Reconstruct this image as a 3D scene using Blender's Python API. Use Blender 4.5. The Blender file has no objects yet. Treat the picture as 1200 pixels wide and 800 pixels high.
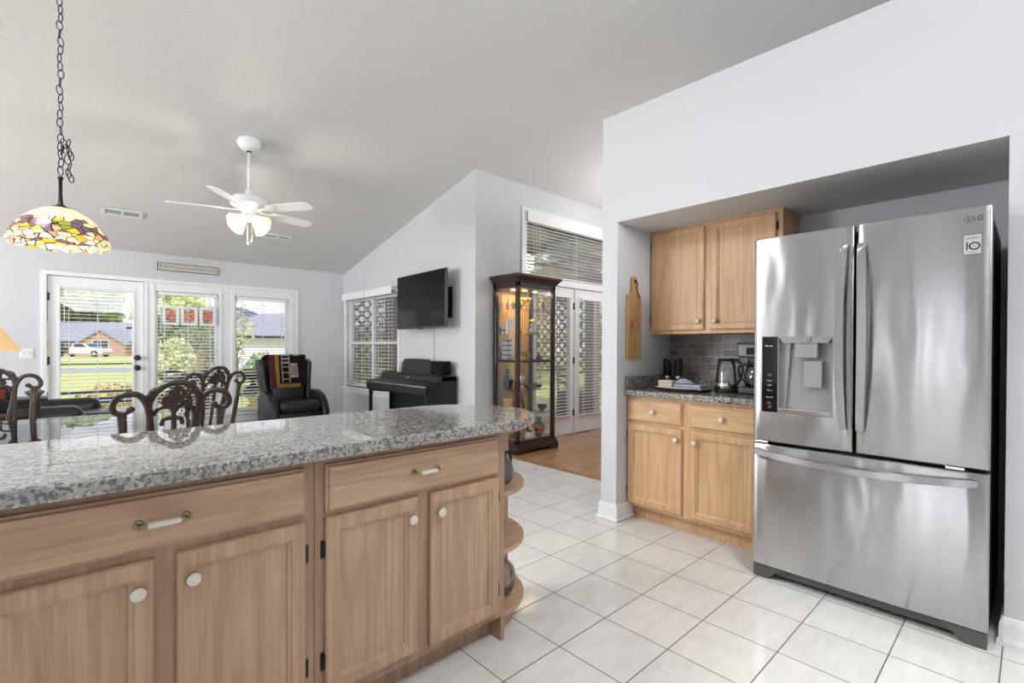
import bpy, bmesh, math, random
from mathutils import Vector, Matrix
random.seed(7)
PI = math.pi
sc = bpy.context.scene
COL = sc.collection

# ---------------------------------------------------------------- camera
YAW, PITCH, ROLL, CAMZ = 0.8205, -0.0074, 0.0042, 1.2055
FPX, CY = 569.29, 411.49
fw = Vector((math.cos(YAW)*math.cos(PITCH), math.sin(YAW)*math.cos(PITCH), math.sin(PITCH)))
rt0 = Vector((math.sin(YAW), -math.cos(YAW), 0)); up0 = rt0.cross(fw)
rt = rt0*math.cos(ROLL) + up0*math.sin(ROLL); up = up0*math.cos(ROLL) - rt0*math.sin(ROLL)
cd = bpy.data.cameras.new('camera'); cam = bpy.data.objects.new('camera', cd); COL.objects.link(cam)
cam.matrix_world = Matrix(((rt.x, up.x, -fw.x, 0), (rt.y, up.y, -fw.y, 0), (rt.z, up.z, -fw.z, CAMZ), (0, 0, 0, 1)))
cd.sensor_width = 36; cd.sensor_fit = 'HORIZONTAL'; cd.lens = FPX/1200*36
cd.shift_y = (CY-400)/1200; cd.clip_start = .05; cd.clip_end = 400
sc.camera = cam

# ---------------------------------------------------------------- light and exposure
sc.view_settings.view_transform = 'Standard'; sc.view_settings.look = 'None'
sc.view_settings.gamma = 1; sc.view_settings.use_curve_mapping = False
sc.view_settings.exposure = -0.08
SKY, SUN = 1.4, 3.6
L_BACK, L_LEFT, L_CEIL, L_LIV = 250, 22, 66, 232
world = bpy.data.worlds.new('sky'); sc.world = world; world.use_nodes = True
wn = world.node_tree.nodes; wl = world.node_tree.links
bg = wn['Background']; bg.inputs['Strength'].default_value = SKY
wt = wn.new('ShaderNodeTexCoord'); ws = wn.new('ShaderNodeSeparateXYZ'); wr = wn.new('ShaderNodeValToRGB')
wl.new(wt.outputs['Generated'], ws.inputs[0]); wl.new(ws.outputs['Z'], wr.inputs[0]); wl.new(wr.outputs[0], bg.inputs[0])
wr.color_ramp.elements[0].color = (.93, .96, 1, 1); wr.color_ramp.elements[1].color = (.55, .72, 1, 1)
sd = bpy.data.lights.new('sun', 'SUN'); sd.energy = SUN; sd.angle = .03; sd.color = (1, .96, .88)
so = bpy.data.objects.new('sun', sd); COL.objects.link(so); so.rotation_euler = (math.radians(40), 0, math.radians(-25))

def area(name, loc, direction, sx, sy, power, color=(1, 1, 1)):
    d = bpy.data.lights.new(name, 'AREA'); d.shape = 'RECTANGLE'; d.size = sx; d.size_y = sy; d.energy = power; d.color = color
    o = bpy.data.objects.new(name, d); COL.objects.link(o); o.location = loc
    o.rotation_euler = Vector(direction).to_track_quat('-Z', 'Y').to_euler()
    return o
area('back_fill_light', (1.2, -4.54, 2.78), (-.1, 1, -.03), 2.8, 1.15, L_BACK, (.98, .99, 1))  # fill lamp added behind the camera to brighten the far wall
for y_, w_, k_ in ((.45, .09, .2), (.82, .14, .28), (1.22, .10, .22), (1.94, .11, .18), (3.10, .22, .3)):
    area('side_window_daylight', (-4.54, y_, 1.2), (1, 0, 0), w_, 2.1, L_LEFT*k_, (.97, .985, 1))
area('living_fill_light', (-4.54, 5.9, 1.5), (1, .4, -.03), 2.9, 1.5, L_LIV, (.98, .99, 1))  # unseen fill lamp added on the left for the living room walls
kl = area('overhead_fill_light', (-.9, 3.2, 3.4), (.4, -.3, -1), 1.3, .7, L_CEIL, (1, .985, .96))  # added overhead fill, out of frame, for the floor and counter
kl.data.spread = math.radians(130)
k2 = area('floor_fill_light', (1.25, -.5, 3.5), (.12, .12, -1), .5, .5, 17, (1, .985, .96)); k2.data.spread = math.radians(75)  # extra downward fill added to brighten the floor near the refrigerator
hl = bpy.data.lights.new('hall_fill_light', 'POINT'); hl.energy = 42; hl.shadow_soft_size = .18; hl.color = (1, .97, .94)  # hidden fill lamp added to lift the hall and the ceiling there
ho = bpy.data.objects.new('hall_fill_light', hl); COL.objects.link(ho); ho.location = (5.6, 3.2, 2.6)

# ---------------------------------------------------------------- materials
def lin(c): return tuple(((v/255)/12.92 if v/255 <= .04045 else ((v/255+.055)/1.055)**2.4) for v in c)
class NT:
    def __init__(s, m): m.use_nodes = True; s.t = m.node_tree; s.n = s.t.nodes; s.l = s.t.links; s.b = s.n['Principled BSDF']
    def add(s, kind, **kw):
        x = s.n.new('ShaderNode'+kind)
        for k, v in kw.items():
            if k.startswith('i_'): x.inputs[k[2:].replace('_', ' ')].default_value = v
            else: setattr(x, k, v)
        return x
    def link(s, a, b): s.l.new(a, b)
    def coord(s, scale=(1, 1, 1), rot=(0, 0, 0), loc=(0, 0, 0), kind='Object'):
        t = s.add('TexCoord'); m = s.add('Mapping'); m.inputs['Scale'].default_value = scale; m.inputs['Rotation'].default_value = rot; m.inputs['Location'].default_value = loc
        s.link(t.outputs[kind], m.inputs[0]); return m.outputs[0]
    def ramp(s, fac, stops, interp='LINEAR'):
        r = s.add('ValToRGB'); r.color_ramp.interpolation = interp
        e = r.color_ramp.elements
        while len(e) < len(stops): e.new(.5)
        for q, (p, c) in zip(e, stops): q.position = p; q.color = (*c, 1)
        s.link(fac, r.inputs[0]); return r.outputs[0]
    def math(s, op, a, b=None):
        m = s.add('Math', operation=op)
        for i, v in enumerate((a, b)):
            if v is None: continue
            if isinstance(v, (int, float)): m.inputs[i].default_value = v
            else: s.link(v, m.inputs[i])
        return m.outputs[0]
    def mix(s, f, a, b):
        m = s.add('Mix', data_type='RGBA')
        for i, v in ((0, f), (6, a), (7, b)):
            if isinstance(v, (int, float)): m.inputs[i].default_value = v
            elif isinstance(v, tuple): m.inputs[i].default_value = (*v, 1)
            else: s.link(v, m.inputs[i])
        return m.outputs[2]
    def bump(s, h, strength=.3, dist=.01):
        b = s.add('Bump'); b.inputs['Strength'].default_value = strength; b.inputs['Distance'].default_value = dist
        s.link(h, b.inputs['Height']); s.link(b.outputs[0], s.b.inputs['Normal'])
def P(name, rgb, rough=.5, metal=0, spec=.5, bump=None, var=0, emit=0, ecol=None, coat=0):
    m = bpy.data.materials.new(name); t = NT(m); c = lin(rgb)
    t.b.inputs['Base Color'].default_value = (*c, 1); t.b.inputs['Roughness'].default_value = rough
    t.b.inputs['Metallic'].default_value = metal; t.b.inputs['Specular IOR Level'].default_value = spec
    t.b.inputs['Coat Weight'].default_value = coat
    n = t.add('TexNoise'); n.inputs['Scale'].default_value = bump[0] if bump else 6; n.inputs['Detail'].default_value = 3
    t.link(t.coord(), n.inputs['Vector'])
    v = var or .04
    t.link(t.ramp(n.outputs[0], [(.3, tuple(x*(1-v) for x in c)), (.7, tuple(min(1, x*(1+v)) for x in c))]), t.b.inputs['Base Color'])
    if bump: t.bump(n.outputs[0], bump[1], bump[2])
    if emit:
        t.b.inputs['Emission Color'].default_value = (*lin(ecol or rgb), 1); t.b.inputs['Emission Strength'].default_value = emit
    return m
def wood(name, dark, light, axis='z', scale=1, rough=.4, coat=0, ring=.35):
    m = bpy.data.materials.new(name); t = NT(m); a = 'xyz'.index(axis)
    s1 = [9*scale]*3; s1[a] = .55*scale; s2 = [110*scale]*3; s2[a] = 3*scale
    n1 = t.add('TexNoise', i_Scale=1.0, i_Detail=4.0, i_Distortion=1.2); t.link(t.coord(tuple(s1)), n1.inputs['Vector'])
    w = t.math('PINGPONG', t.math('MULTIPLY', n1.outputs[0], 9.0), 1.0)
    n2 = t.add('TexNoise', i_Scale=1.0, i_Detail=2.0); t.link(t.coord(tuple(s2)), n2.inputs['Vector'])
    f = t.math('ADD', t.math('MULTIPLY', w, ring), t.math('MULTIPLY', n2.outputs[0], 1-ring))
    t.link(t.ramp(f, [(.15, lin(dark)), (.75, lin(light))]), t.b.inputs['Base Color'])
    t.b.inputs['Roughness'].default_value = rough; t.b.inputs['Coat Weight'].default_value = coat
    t.bump(n2.outputs[0], .08, .002); return m

M = {}
M['wall'] = P('painted_wall', (210, 212, 217), .65, bump=(180, .06, .002), var=.008)
M['white'] = P('white_trim_paint', (236, 236, 238), .35, var=.01)
M['ceiling'] = P('stucco_ceiling', (218, 217, 215), .9, bump=(120, .55, .008), var=.02)
M['soffit'] = P('stucco_soffit', (224, 223, 222), .9, bump=(150, .7, .008), var=.03)
M['oak'] = wood('oak_upright_grain', (168, 134, 108), (198, 166, 138), 'z')
M['oakh'] = wood('oak_lying_grain', (168, 134, 108), (198, 166, 138), 'x')
M['oakf'] = wood('oak_frame', (150, 118, 94), (178, 147, 121), 'z')
M['maple'] = wood('honey_oak_upright_grain', (188, 146, 106), (216, 178, 138), 'z')
M['mapleh'] = wood('honey_oak_lying_grain', (188, 146, 106), (216, 178, 138), 'x')
M['cherry'] = wood('dark_cherry', (30, 11, 9), (56, 22, 16), 'z', rough=.25, coat=.3)
M['chairwood'] = wood('carved_walnut', (34, 25, 21), (66, 49, 40), 'z', scale=2, rough=.38)
M['bamboo'] = wood('bamboo_board', (166, 124, 80), (205, 166, 118), 'z', scale=2)
M['black'] = P('black_plastic', (22, 22, 24), .35)
M['matteblack'] = P('matte_black', (26, 26, 28), .6)
M['gloss'] = P('black_gloss', (10, 10, 11), .08)
M['piano'] = wood('black_piano_finish', (12, 12, 13), (22, 21, 22), 'y', rough=.5)
M['screen'] = P('dark_screen', (9, 9, 10), .12, spec=.22)
M['rest'] = P('charcoal_rest', (40, 40, 42), .6)
M['speakercloth'] = P('black_speaker_cloth', (14, 14, 15), .8, spec=.2)
M['iron'] = P('dark_iron', (40, 36, 34), .45, .7)
M['chrome'] = P('chrome', (225, 225, 228), .12, 1)
M['brass'] = P('aged_brass', (158, 146, 120), .28, 1)
M['ceramic'] = P('white_ceramic', (224, 218, 204), .2, var=.02)
M['gold'] = P('gold_gilt', (212, 170, 80), .25, .9)
M['leather'] = P('black_leather', (24, 26, 29), .36, bump=(60, .15, .004), var=.1)
M['greycase'] = P('charcoal_case', (48, 48, 50), .5)
M['dgrey'] = P('dark_grey_plastic', (88, 86, 84), .45)
M['carpet'] = P('beige_carpet', (196, 188, 176), .95, bump=(300, .5, .01), var=.06)
M['concrete'] = P('patio_concrete', (190, 186, 180), .85, bump=(40, .2, .01), var=.06)
M['road'] = P('asphalt', (158, 158, 164), .9, var=.05)
M['grass'] = P('lawn_grass', (196, 198, 122), .95, bump=(30, .5, .05), var=.25)
M['brick'] = P('pinkish_brick', (190, 150, 130), .9, bump=(30, .3, .02), var=.15)
M['shingle'] = P('grey_roof_shingles', (150, 150, 164), .9, bump=(12, .4, .03), var=.12)
M['shingled'] = P('slate_blue_roof_shingles', (92, 92, 116), .9, bump=(12, .4, .03), var=.12)
M['siding'] = P('beige_siding', (190, 174, 150), .8, var=.05)
M['brownpost'] = wood('brown_stained_wood', (70, 48, 34), (104, 76, 56), 'z', rough=.7)
M['tan'] = wood('tan_planks', (196, 176, 146), (222, 204, 176), 'x', rough=.8)
M['yellow'] = P('yellow_paint', (240, 196, 40), .4)
M['bark'] = P('tree_bark', (110, 90, 76), .9, bump=(25, .5, .03), var=.2)
M['terracotta'] = P('terracotta', (150, 110, 95), .8)
M['carpaint'] = P('white_car_paint', (235, 237, 240), .2, coat=.5)
M['carglass'] = P('dark_car_glass', (60, 66, 74), .05)
M['rubber'] = P('black_rubber', (25, 25, 26), .8)
M['towel'] = P('pale_blue_towel', (176, 186, 208), .95, bump=(250, .4, .004), var=.08)
M['towelw'] = P('cream_towel', (222, 218, 212), .95, bump=(250, .4, .004), var=.05)
M['grout'] = P('light_grout', (150, 148, 145), .9)
M['red'] = P('red_lacquer', (170, 26, 30), .35)
M['redglass'] = P('red_stained_glass', (232, 30, 34), .3)
M['pink'] = P('rose_porcelain', (210, 150, 130), .3)
M['teal'] = P('teal_glaze', (60, 120, 130), .25)
M['orange'] = P('orange_glaze', (206, 120, 50), .25)
M['navy'] = P('navy_glaze', (34, 44, 84), .2)
M['green'] = P('leaf_green_glaze', (110, 136, 50), .4)
M['yellowglaze'] = P('yellow_glaze', (220, 180, 60), .3)
M['silver'] = P('silver_metal', (200, 196, 190), .2, .9)
M['darkbrown'] = P('dark_brown_figure', (58, 36, 26), .4)
M['greypot'] = P('slate_grey_glaze', (98, 102, 108), .4)
M['paper'] = P('sign_board', (205, 203, 192), .7)
M['ink'] = P('sign_ink', (110, 106, 98), .7)
M['label'] = P('grey_print', (70, 70, 72), .5)
M['lightgrey'] = P('light_grey_print', (190, 190, 192), .5)
M['blind'] = P('white_blind_slat', (240, 240, 238), .45, var=.01)
M['lead'] = P('lead_came', (48, 40, 36), .45, .6)

def glass_mat(name, tint=(1, 1, 1), refl=.06, rough=0):
    m = bpy.data.materials.new(name); t = NT(m); out = t.n['Material Output']
    tr = t.add('BsdfTransparent'); tr.inputs[0].default_value = (*tint, 1)
    gl = t.add('BsdfGlossy'); gl.inputs['Roughness'].default_value = rough
    lw = t.add('LayerWeight'); lw.inputs[0].default_value = .25
    f = t.math('ADD', t.math('MULTIPLY', lw.outputs['Fresnel'], .7), refl*.5)
    mx = t.add('MixShader'); t.link(f, mx.inputs[0]); t.link(tr.outputs[0], mx.inputs[1]); t.link(gl.outputs[0], mx.inputs[2])
    t.link(mx.outputs[0], out.inputs[0]); return m
M['glass'] = glass_mat('clear_pane', refl=.02)
M['showglass'] = glass_mat('display_glass', refl=.02)
M['tableglass'] = glass_mat('tinted_table_glass', (.72, .78, .78), .35)
M['jug'] = glass_mat('jug_glass', (.93, .94, .94), .12, .02)

def granite(name, base, mid, dark, ior=2.3, rough=.03):
    m = bpy.data.materials.new(name); t = NT(m); c = t.coord()
    n = t.add('TexNoise', i_Scale=40.0, i_Detail=4.0); t.link(c, n.inputs['Vector'])
    v = t.add('TexVoronoi', i_Scale=165.0); t.link(c, v.inputs['Vector'])
    n2 = t.add('TexNoise', i_Scale=60.0, i_Detail=5.0); t.link(c, n2.inputs['Vector'])
    a = t.ramp(n.outputs[0], [(.38, lin(mid)), (.6, lin(base))])
    hv = t.add('SeparateColor'); t.link(v.outputs['Color'], hv.inputs[0])
    f = t.ramp(t.math('ADD', t.math('MULTIPLY', hv.outputs[0], .5), t.math('MULTIPLY', n2.outputs[0], .9)), [(.60, (1, 1, 1)), (.70, (0, 0, 0))])
    k = t.mix(f, a, lin(dark))
    f2 = t.ramp(hv.outputs[1], [(.82, (0, 0, 0)), (.9, (1, 1, 1))])
    t.link(t.mix(f2, k, lin((176, 169, 157))), t.b.inputs['Base Color'])
    t.b.inputs['Roughness'].default_value = rough; t.b.inputs['IOR'].default_value = ior
    return m
M['granite'] = granite('speckled_granite', (164, 160, 152), (138, 136, 131), (70, 71, 74))

M['granite_alcove'] = granite('speckled_granite_alcove', (170, 166, 158), (134, 132, 128), (62, 63, 66), 1.5, .18)
def floor_tile():
    m = bpy.data.materials.new('white_floor_tiles'); t = NT(m)
    T, tx, ty = .3051, 1.4765, 1.600
    g = t.add('TexCoord'); s = t.add('SeparateXYZ'); t.link(g.outputs['Object'], s.inputs[0])
    u = t.math('DIVIDE', t.math('SUBTRACT', s.outputs[0], tx), T); v = t.math('DIVIDE', t.math('SUBTRACT', s.outputs[1], ty), T)
    d = t.math('MINIMUM', t.math('PINGPONG', u, .5), t.math('PINGPONG', v, .5))
    f = t.ramp(d, [(.0065, (1, 1, 1)), (.0085, (0, 0, 0))])
    cell = t.add('CombineXYZ'); t.link(t.math('FLOOR', u), cell.inputs[0]); t.link(t.math('FLOOR', v), cell.inputs[1])
    w = t.add('TexWhiteNoise', noise_dimensions='3D'); t.link(cell.outputs[0], w.inputs[0])
    n = t.add('TexNoise', i_Scale=7.0, i_Detail=5.0); t.link(t.coord((1, 3, 1)), n.inputs['Vector'])
    base = t.ramp(t.math('ADD', t.math('MULTIPLY', n.outputs[0], .8), t.math('MULTIPLY', w.outputs[0], .2)), [(.3, lin((217, 216, 213))), (.75, lin((233, 232, 229)))])
    t.link(t.mix(f, base, lin((92, 88, 84))), t.b.inputs['Base Color'])
    t.link(t.ramp(f, [(0, (.1,)*3), (1, (.8,)*3)]), t.b.inputs['Roughness'])
    t.bump(t.math('MULTIPLY', f, -1), .25, .003); return m
M['tile'] = floor_tile()

def planks():
    m = bpy.data.materials.new('hardwood_planks'); t = NT(m)
    b = t.add('TexBrick'); b.inputs['Scale'].default_value = 1; b.inputs['Brick Width'].default_value = 1.1; b.inputs['Row Height'].default_value = .085
    b.inputs['Mortar Size'].default_value = .0015; b.inputs['Color1'].default_value = (*lin((172, 128, 88)), 1); b.inputs['Color2'].default_value = (*lin((196, 154, 112)), 1); b.inputs['Mortar'].default_value = (*lin((120, 86, 58)), 1)
    t.link(t.coord(), b.inputs['Vector'])
    n = t.add('TexNoise', i_Scale=1.0, i_Detail=3.0); t.link(t.coord((3, 60, 1)), n.inputs['Vector'])
    t.link(t.mix(t.math('MULTIPLY', n.outputs[0], .3), b.outputs[0], lin((150, 104, 68))), t.b.inputs['Base Color'])
    t.b.inputs['Roughness'].default_value = .14; return m
M['planks'] = planks()

def slate():
    m = bpy.data.materials.new('grey_slate_brick_tile'); t = NT(m)
    g0 = t.add('TexCoord'); s0 = t.add('SeparateXYZ'); t.link(g0.outputs['Object'], s0.inputs[0]); cc = t.add('CombineXYZ'); t.link(s0.outputs[1], cc.inputs[0]); t.link(s0.outputs[2], cc.inputs[1]); c = cc.outputs[0]
    b = t.add('TexBrick'); b.inputs['Scale'].default_value = 1; b.inputs['Brick Width'].default_value = .115; b.inputs['Row Height'].default_value = .052; b.inputs['Mortar Size'].default_value = .0022
    b.inputs['Color1'].default_value = (*lin((100, 94, 91)), 1); b.inputs['Color2'].default_value = (*lin((156, 150, 146)), 1); b.inputs['Mortar'].default_value = (*lin((186, 182, 178)), 1)
    t.link(c, b.inputs['Vector'])
    n = t.add('TexNoise', i_Scale=22.0, i_Detail=4.0); t.link(t.coord(), n.inputs['Vector'])
    t.link(t.mix(t.math('MULTIPLY', n.outputs[0], .45), b.outputs[0], lin((104, 94, 88))), t.b.inputs['Base Color'])
    t.b.inputs['Roughness'].default_value = .4; t.bump(n.outputs[0], .15, .003); return m
M['slate'] = slate()

def steel(name, rough=.3, wave=0.0, axis=2):
    m = bpy.data.materials.new(name); t = NT(m); b = t.b
    sc3 = [700, 700, 700]; sc3[0] = 4
    n = t.add('TexNoise', i_Scale=1.0, i_Detail=2.0); t.link(t.coord(tuple(sc3)), n.inputs['Vector'])
    t.link(t.ramp(n.outputs[0], [(.3, lin((180, 180, 182))), (.7, lin((189, 189, 191)))]), b.inputs['Base Color'])
    b.inputs['Metallic'].default_value = 1; b.inputs['Roughness'].default_value = rough
    b.inputs['Anisotropic'].default_value = 1.0; b.inputs['Anisotropic Rotation'].default_value = .25
    tg = t.add('Tangent', direction_type='RADIAL', axis='Z'); t.link(tg.outputs[0], b.inputs['Tangent'])
    if wave:
        w = t.add('TexNoise', i_Scale=1.0, i_Detail=1.0); t.link(t.coord((7, 7, 2.2)), w.inputs['Vector'])
        t.bump(w.outputs[0], wave, .02)
    return m
M['steel'] = steel('brushed_steel', .23, .2)
M['steelh'] = steel('satin_steel', .3)
M['brushed'] = P('satin_silver_plastic', (96, 96, 98), .35, .6)
M['recess'] = P('grey_dispenser_plastic', (150, 150, 151), .4)

def tiffany():
    m = bpy.data.materials.new('stained_glass'); t = NT(m)
    g = t.add('TexCoord'); s = t.add('SeparateXYZ'); t.link(g.outputs['Object'], s.inputs[0])
    ang = t.math('MULTIPLY', t.math('ARCTAN2', s.outputs[1], s.outputs[0]), 1/PI)
    z = s.outputs[2]
    v = t.add('TexVoronoi'); v.inputs['Scale'].default_value = 21; t.link(t.coord((1, 1, 1.6)), v.inputs['Vector'])
    e = t.add('TexVoronoi', feature='DISTANCE_TO_EDGE'); e.inputs['Scale'].default_value = 21; t.link(t.coord((1, 1, 1.6)), e.inputs['Vector'])
    sp = t.add('SeparateColor'); t.link(v.outputs['Color'], sp.inputs[0])
    cream, peach, pur, grn, amb, wht = [lin(c) for c in ((250, 226, 184), (240, 176, 146), (128, 104, 122), (150, 158, 70), (232, 196, 70), (248, 236, 218))]
    mid = t.ramp(sp.outputs[0], [(0, pur), (.34, peach), (.56, grn), (.68, cream), (.84, pur), (.94, amb)], 'CONSTANT')
    low = t.ramp(sp.outputs[1], [(0, wht), (.5, cream), (.72, wht), (.86, amb), (.93, peach)], 'CONSTANT')
    isMid = t.math('LESS_THAN', z, t.math('ADD', .09, t.math('MULTIPLY', sp.outputs[2], .05))); isLow = t.math('LESS_THAN', z, .034)
    col = t.mix(isLow, t.mix(isMid, cream, mid), low)
    seg = t.math('PINGPONG', t.math('MULTIPLY', ang, 8), .5)
    topline = t.math('MULTIPLY', t.math('LESS_THAN', seg, .022), t.math('GREATER_THAN', z, .09))
    ring = t.math('LESS_THAN', t.math('ABSOLUTE', t.math('SUBTRACT', z, .172)), .0016)
    edge = t.math('MULTIPLY', t.math('LESS_THAN', e.outputs['Distance'], .045), t.math('LESS_THAN', z, .125))
    line = t.math('MAXIMUM', t.math('MAXIMUM', topline, ring), edge)
    col = t.mix(line, col, lin((58, 44, 38)))
    t.link(col, t.b.inputs['Base Color']); t.link(col, t.b.inputs['Emission Color'])
    t.b.inputs['Emission Strength'].default_value = .2; t.b.inputs['Roughness'].default_value = .25
    return m
M['tiffany'] = tiffany()
M['shade'] = P('amber_lamp_shade', (226, 196, 150), .8, emit=.36, ecol=(255, 196, 124))
M['fanshade'] = P('frosted_lit_glass', (250, 240, 220), .4, emit=.6, ecol=(255, 236, 200))
M['bulb'] = P('lit_bulb', (255, 230, 180), .4, emit=6, ecol=(255, 214, 150))
def leafmat(name, a, b):
    m = bpy.data.materials.new(name); t = NT(m)
    n = t.add('TexNoise', i_Scale=3.0, i_Detail=4.0); t.link(t.coord(), n.inputs['Vector'])
    t.link(t.ramp(n.outputs[0], [(.35, lin(a)), (.65, lin(b))]), t.b.inputs['Base Color']); t.b.inputs['Roughness'].default_value = .7
    return m
M['leaf'] = leafmat('green_leaves', (98, 124, 58), (162, 180, 98))
M['leafy'] = leafmat('yellow_green_leaves', (168, 178, 92), (218, 218, 140))
M['leafd'] = leafmat('dark_green_leaves', (84, 104, 70), (150, 164, 116))
M['leafp'] = leafmat('pale_leaves', (206, 206, 130), (240, 240, 196))
M['blossom'] = leafmat('rusty_leaves', (150, 130, 60), (220, 190, 110))
M['fringe'] = P('plum_fringe', (120, 70, 78), .95, bump=(120, .8, .01), var=.3)
M['goldcloth'] = P('gold_weave', (190, 140, 66), .9, bump=(160, .5, .006), var=.3)
M['blackcloth'] = P('black_weave', (34, 30, 30), .95, bump=(160, .5, .006), var=.2)
M['creamcloth'] = P('cream_weave', (214, 200, 186), .95, bump=(160, .4, .006), var=.08)
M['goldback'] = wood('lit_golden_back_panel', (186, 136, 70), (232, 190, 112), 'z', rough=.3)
M['mullion'] = M['white']

# ---------------------------------------------------------------- mesh helpers
class MB:
    def __init__(s): s.bm = bmesh.new()
    def _xf(s, vs, m):
        if m is not None:
            for v in vs: v.co = m @ v.co
    def box(s, x0, x1, y0, y1, z0, z1, bev=0, seg=2, m=None):
        b = bmesh.new(); bmesh.ops.create_cube(b, size=1)
        for v in b.verts: v.co = Vector(((x0+x1)/2+v.co.x*(x1-x0), (y0+y1)/2+v.co.y*(y1-y0), (z0+z1)/2+v.co.z*(z1-z0)))
        if bev: bmesh.ops.bevel(b, geom=b.edges[:], offset=min(bev, .49*min(abs(x1-x0), abs(y1-y0), abs(z1-z0))), segments=seg, profile=.5, affect='EDGES')
        return s._merge(b, m)
    def _merge(s, b, m=None):
        if m is not None: b.transform(m)
        me = bpy.data.meshes.new('t'); b.to_mesh(me); b.free(); s.bm.from_mesh(me); bpy.data.meshes.remove(me); return s
    def lathe(s, prof, c=(0, 0, 0), seg=24, m=None, sx=1, sy=1, closed=False):
        b = bmesh.new(); rings = []
        for r, z in prof:
            if r < 1e-5: rings.append([b.verts.new((c[0], c[1], c[2]+z))])
            else: rings.append([b.verts.new((c[0]+sx*r*math.cos(2*PI*i/seg), c[1]+sy*r*math.sin(2*PI*i/seg), c[2]+z)) for i in range(seg)])
        pairs = list(zip(rings, rings[1:])) + ([(rings[-1], rings[0])] if closed else [])
        for A, B in pairs:
            for i in range(seg):
                j = (i+1) % seg
                a = [A[i % len(A)], A[j % len(A)], B[j % len(B)], B[i % len(B)]]
                a = list(dict.fromkeys(a))
                if len(a) > 2:
                    try: b.faces.new(a)
                    except ValueError: pass
        bmesh.ops.recalc_face_normals(b, faces=b.faces[:])
        return s._merge(b, m)
    def cyl(s, p0, p1, r, seg=16, r1=None): return s.tube([p0, p1], [r, r if r1 is None else r1], seg)
    def tube(s, pts, r, seg=8, closed=False, flat=1.0, nref=None):
        pts = [Vector(p) for p in pts]; n = len(pts); b = bmesh.new()
        rs = r if isinstance(r, (list, tuple)) else [r]*n
        rings = []; prev = None
        for i in range(n):
            if closed: d = pts[(i+1) % n]-pts[i-1]
            else: d = pts[min(i+1, n-1)]-pts[max(i-1, 0)]
            d.normalize()
            if prev is None:
                ref = Vector(nref) if nref else (Vector((0, 0, 1)) if abs(d.z) < .9 else Vector((1, 0, 0)))
            else: ref = prev
            u = ref-d*ref.dot(d); u.normalize(); prev = u; w = d.cross(u)
            rings.append([b.verts.new(pts[i]+(u*math.cos(2*PI*k/seg)*rs[i]+w*math.sin(2*PI*k/seg)*rs[i]*flat)) for k in range(seg)])
        for i in range(n if closed else n-1):
            A, B = rings[i], rings[(i+1) % n]
            for k in range(seg): b.faces.new((A[k], A[(k+1) % seg], B[(k+1) % seg], B[k]))
        if not closed: b.faces.new(rings[0][::-1]); b.faces.new(rings[-1])
        bmesh.ops.recalc_face_normals(b, faces=b.faces[:])
        return s._merge(b)
    def prism(s, poly, a0, a1, axis='z', bev=0, m=None):
        b = bmesh.new()
        def mk(p, a): return {'z': (p[0], p[1], a), 'y': (p[0], a, p[1]), 'x': (a, p[0], p[1])}[axis]
        A = [b.verts.new(mk(p, a0)) for p in poly]; B = [b.verts.new(mk(p, a1)) for p in poly]
        fa = b.faces.new(A); fb = b.faces.new(B[::-1])
        n = len(poly)
        for i in range(n): b.faces.new((A[i], A[(i+1) % n], B[(i+1) % n], B[i]))
        bmesh.ops.recalc_face_normals(b, faces=b.faces[:])
        if bev: bmesh.ops.bevel(b, geom=[e for f in b.faces if len(f.verts) == n and n != 4 or f in (fa, fb) for e in f.edges], offset=bev, segments=2, profile=.5, affect='EDGES')
        return s._merge(b, m)
    def rings(s, rects):
        # nested rectangles (x0,x1,z0,z1,y): a moulded panel facing -y
        b = bmesh.new(); L = []
        for x0, x1, z0, z1, y in rects: L.append([b.verts.new(c) for c in ((x0, y, z0), (x1, y, z0), (x1, y, z1), (x0, y, z1))])
        for A, B in zip(L, L[1:]):
            for i in range(4): b.faces.new((A[i], A[(i+1) % 4], B[(i+1) % 4], B[i]))
        return b, L
    def grid(s, fn, nu, nv, m=None, thick=0):
        b = bmesh.new(); V = [[b.verts.new(fn(i/nu, j/nv)) for j in range(nv+1)] for i in range(nu+1)]
        for i in range(nu):
            for j in range(nv): b.faces.new((V[i][j], V[i+1][j], V[i+1][j+1], V[i][j+1]))
        if thick: bmesh.ops.solidify(b, geom=b.faces[:], thickness=thick)
        return s._merge(b, m)
    def build(s, name, mat, parent=None, smooth=False, loc=None, rz=0, sub=0):
        me = bpy.data.meshes.new(name); s.bm.to_mesh(me); s.bm.free()
        if smooth:
            for p in me.polygons: p.use_smooth = True
        me.materials.append(M[mat] if isinstance(mat, str) else mat)
        o = bpy.data.objects.new(name, me); COL.objects.link(o)
        if parent is not None: o.parent = parent
        if loc is not None: o.location = loc
        o.rotation_euler.z = rz
        if smooth == 'auto':
            try: me.set_sharp_from_angle(angle=math.radians(40))
            except Exception: pass
        if sub:
            mod = o.modifiers.new('subdivision', 'SUBSURF'); mod.levels = sub; mod.render_levels = sub
        return o
def thing(name, label, cat, loc=(0, 0, 0), rz=0, group=None):
    o = bpy.data.objects.new(name, None); COL.objects.link(o); o.empty_display_size = .1
    o.location = loc; o.rotation_euler = (0, 0, rz); return tag(o, label, cat, group)
def tag(o, label, cat, group=None):
    o['label'] = label; o['category'] = cat
    if group: o['group'] = group
    return o
def struct(o): o['kind'] = 'structure'; return o
def sempty(name, loc=(0, 0, 0), rz=0):
    o = bpy.data.objects.new(name, None); COL.objects.link(o); o.location = loc; o.rotation_euler = (0, 0, rz); return struct(o)
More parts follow.
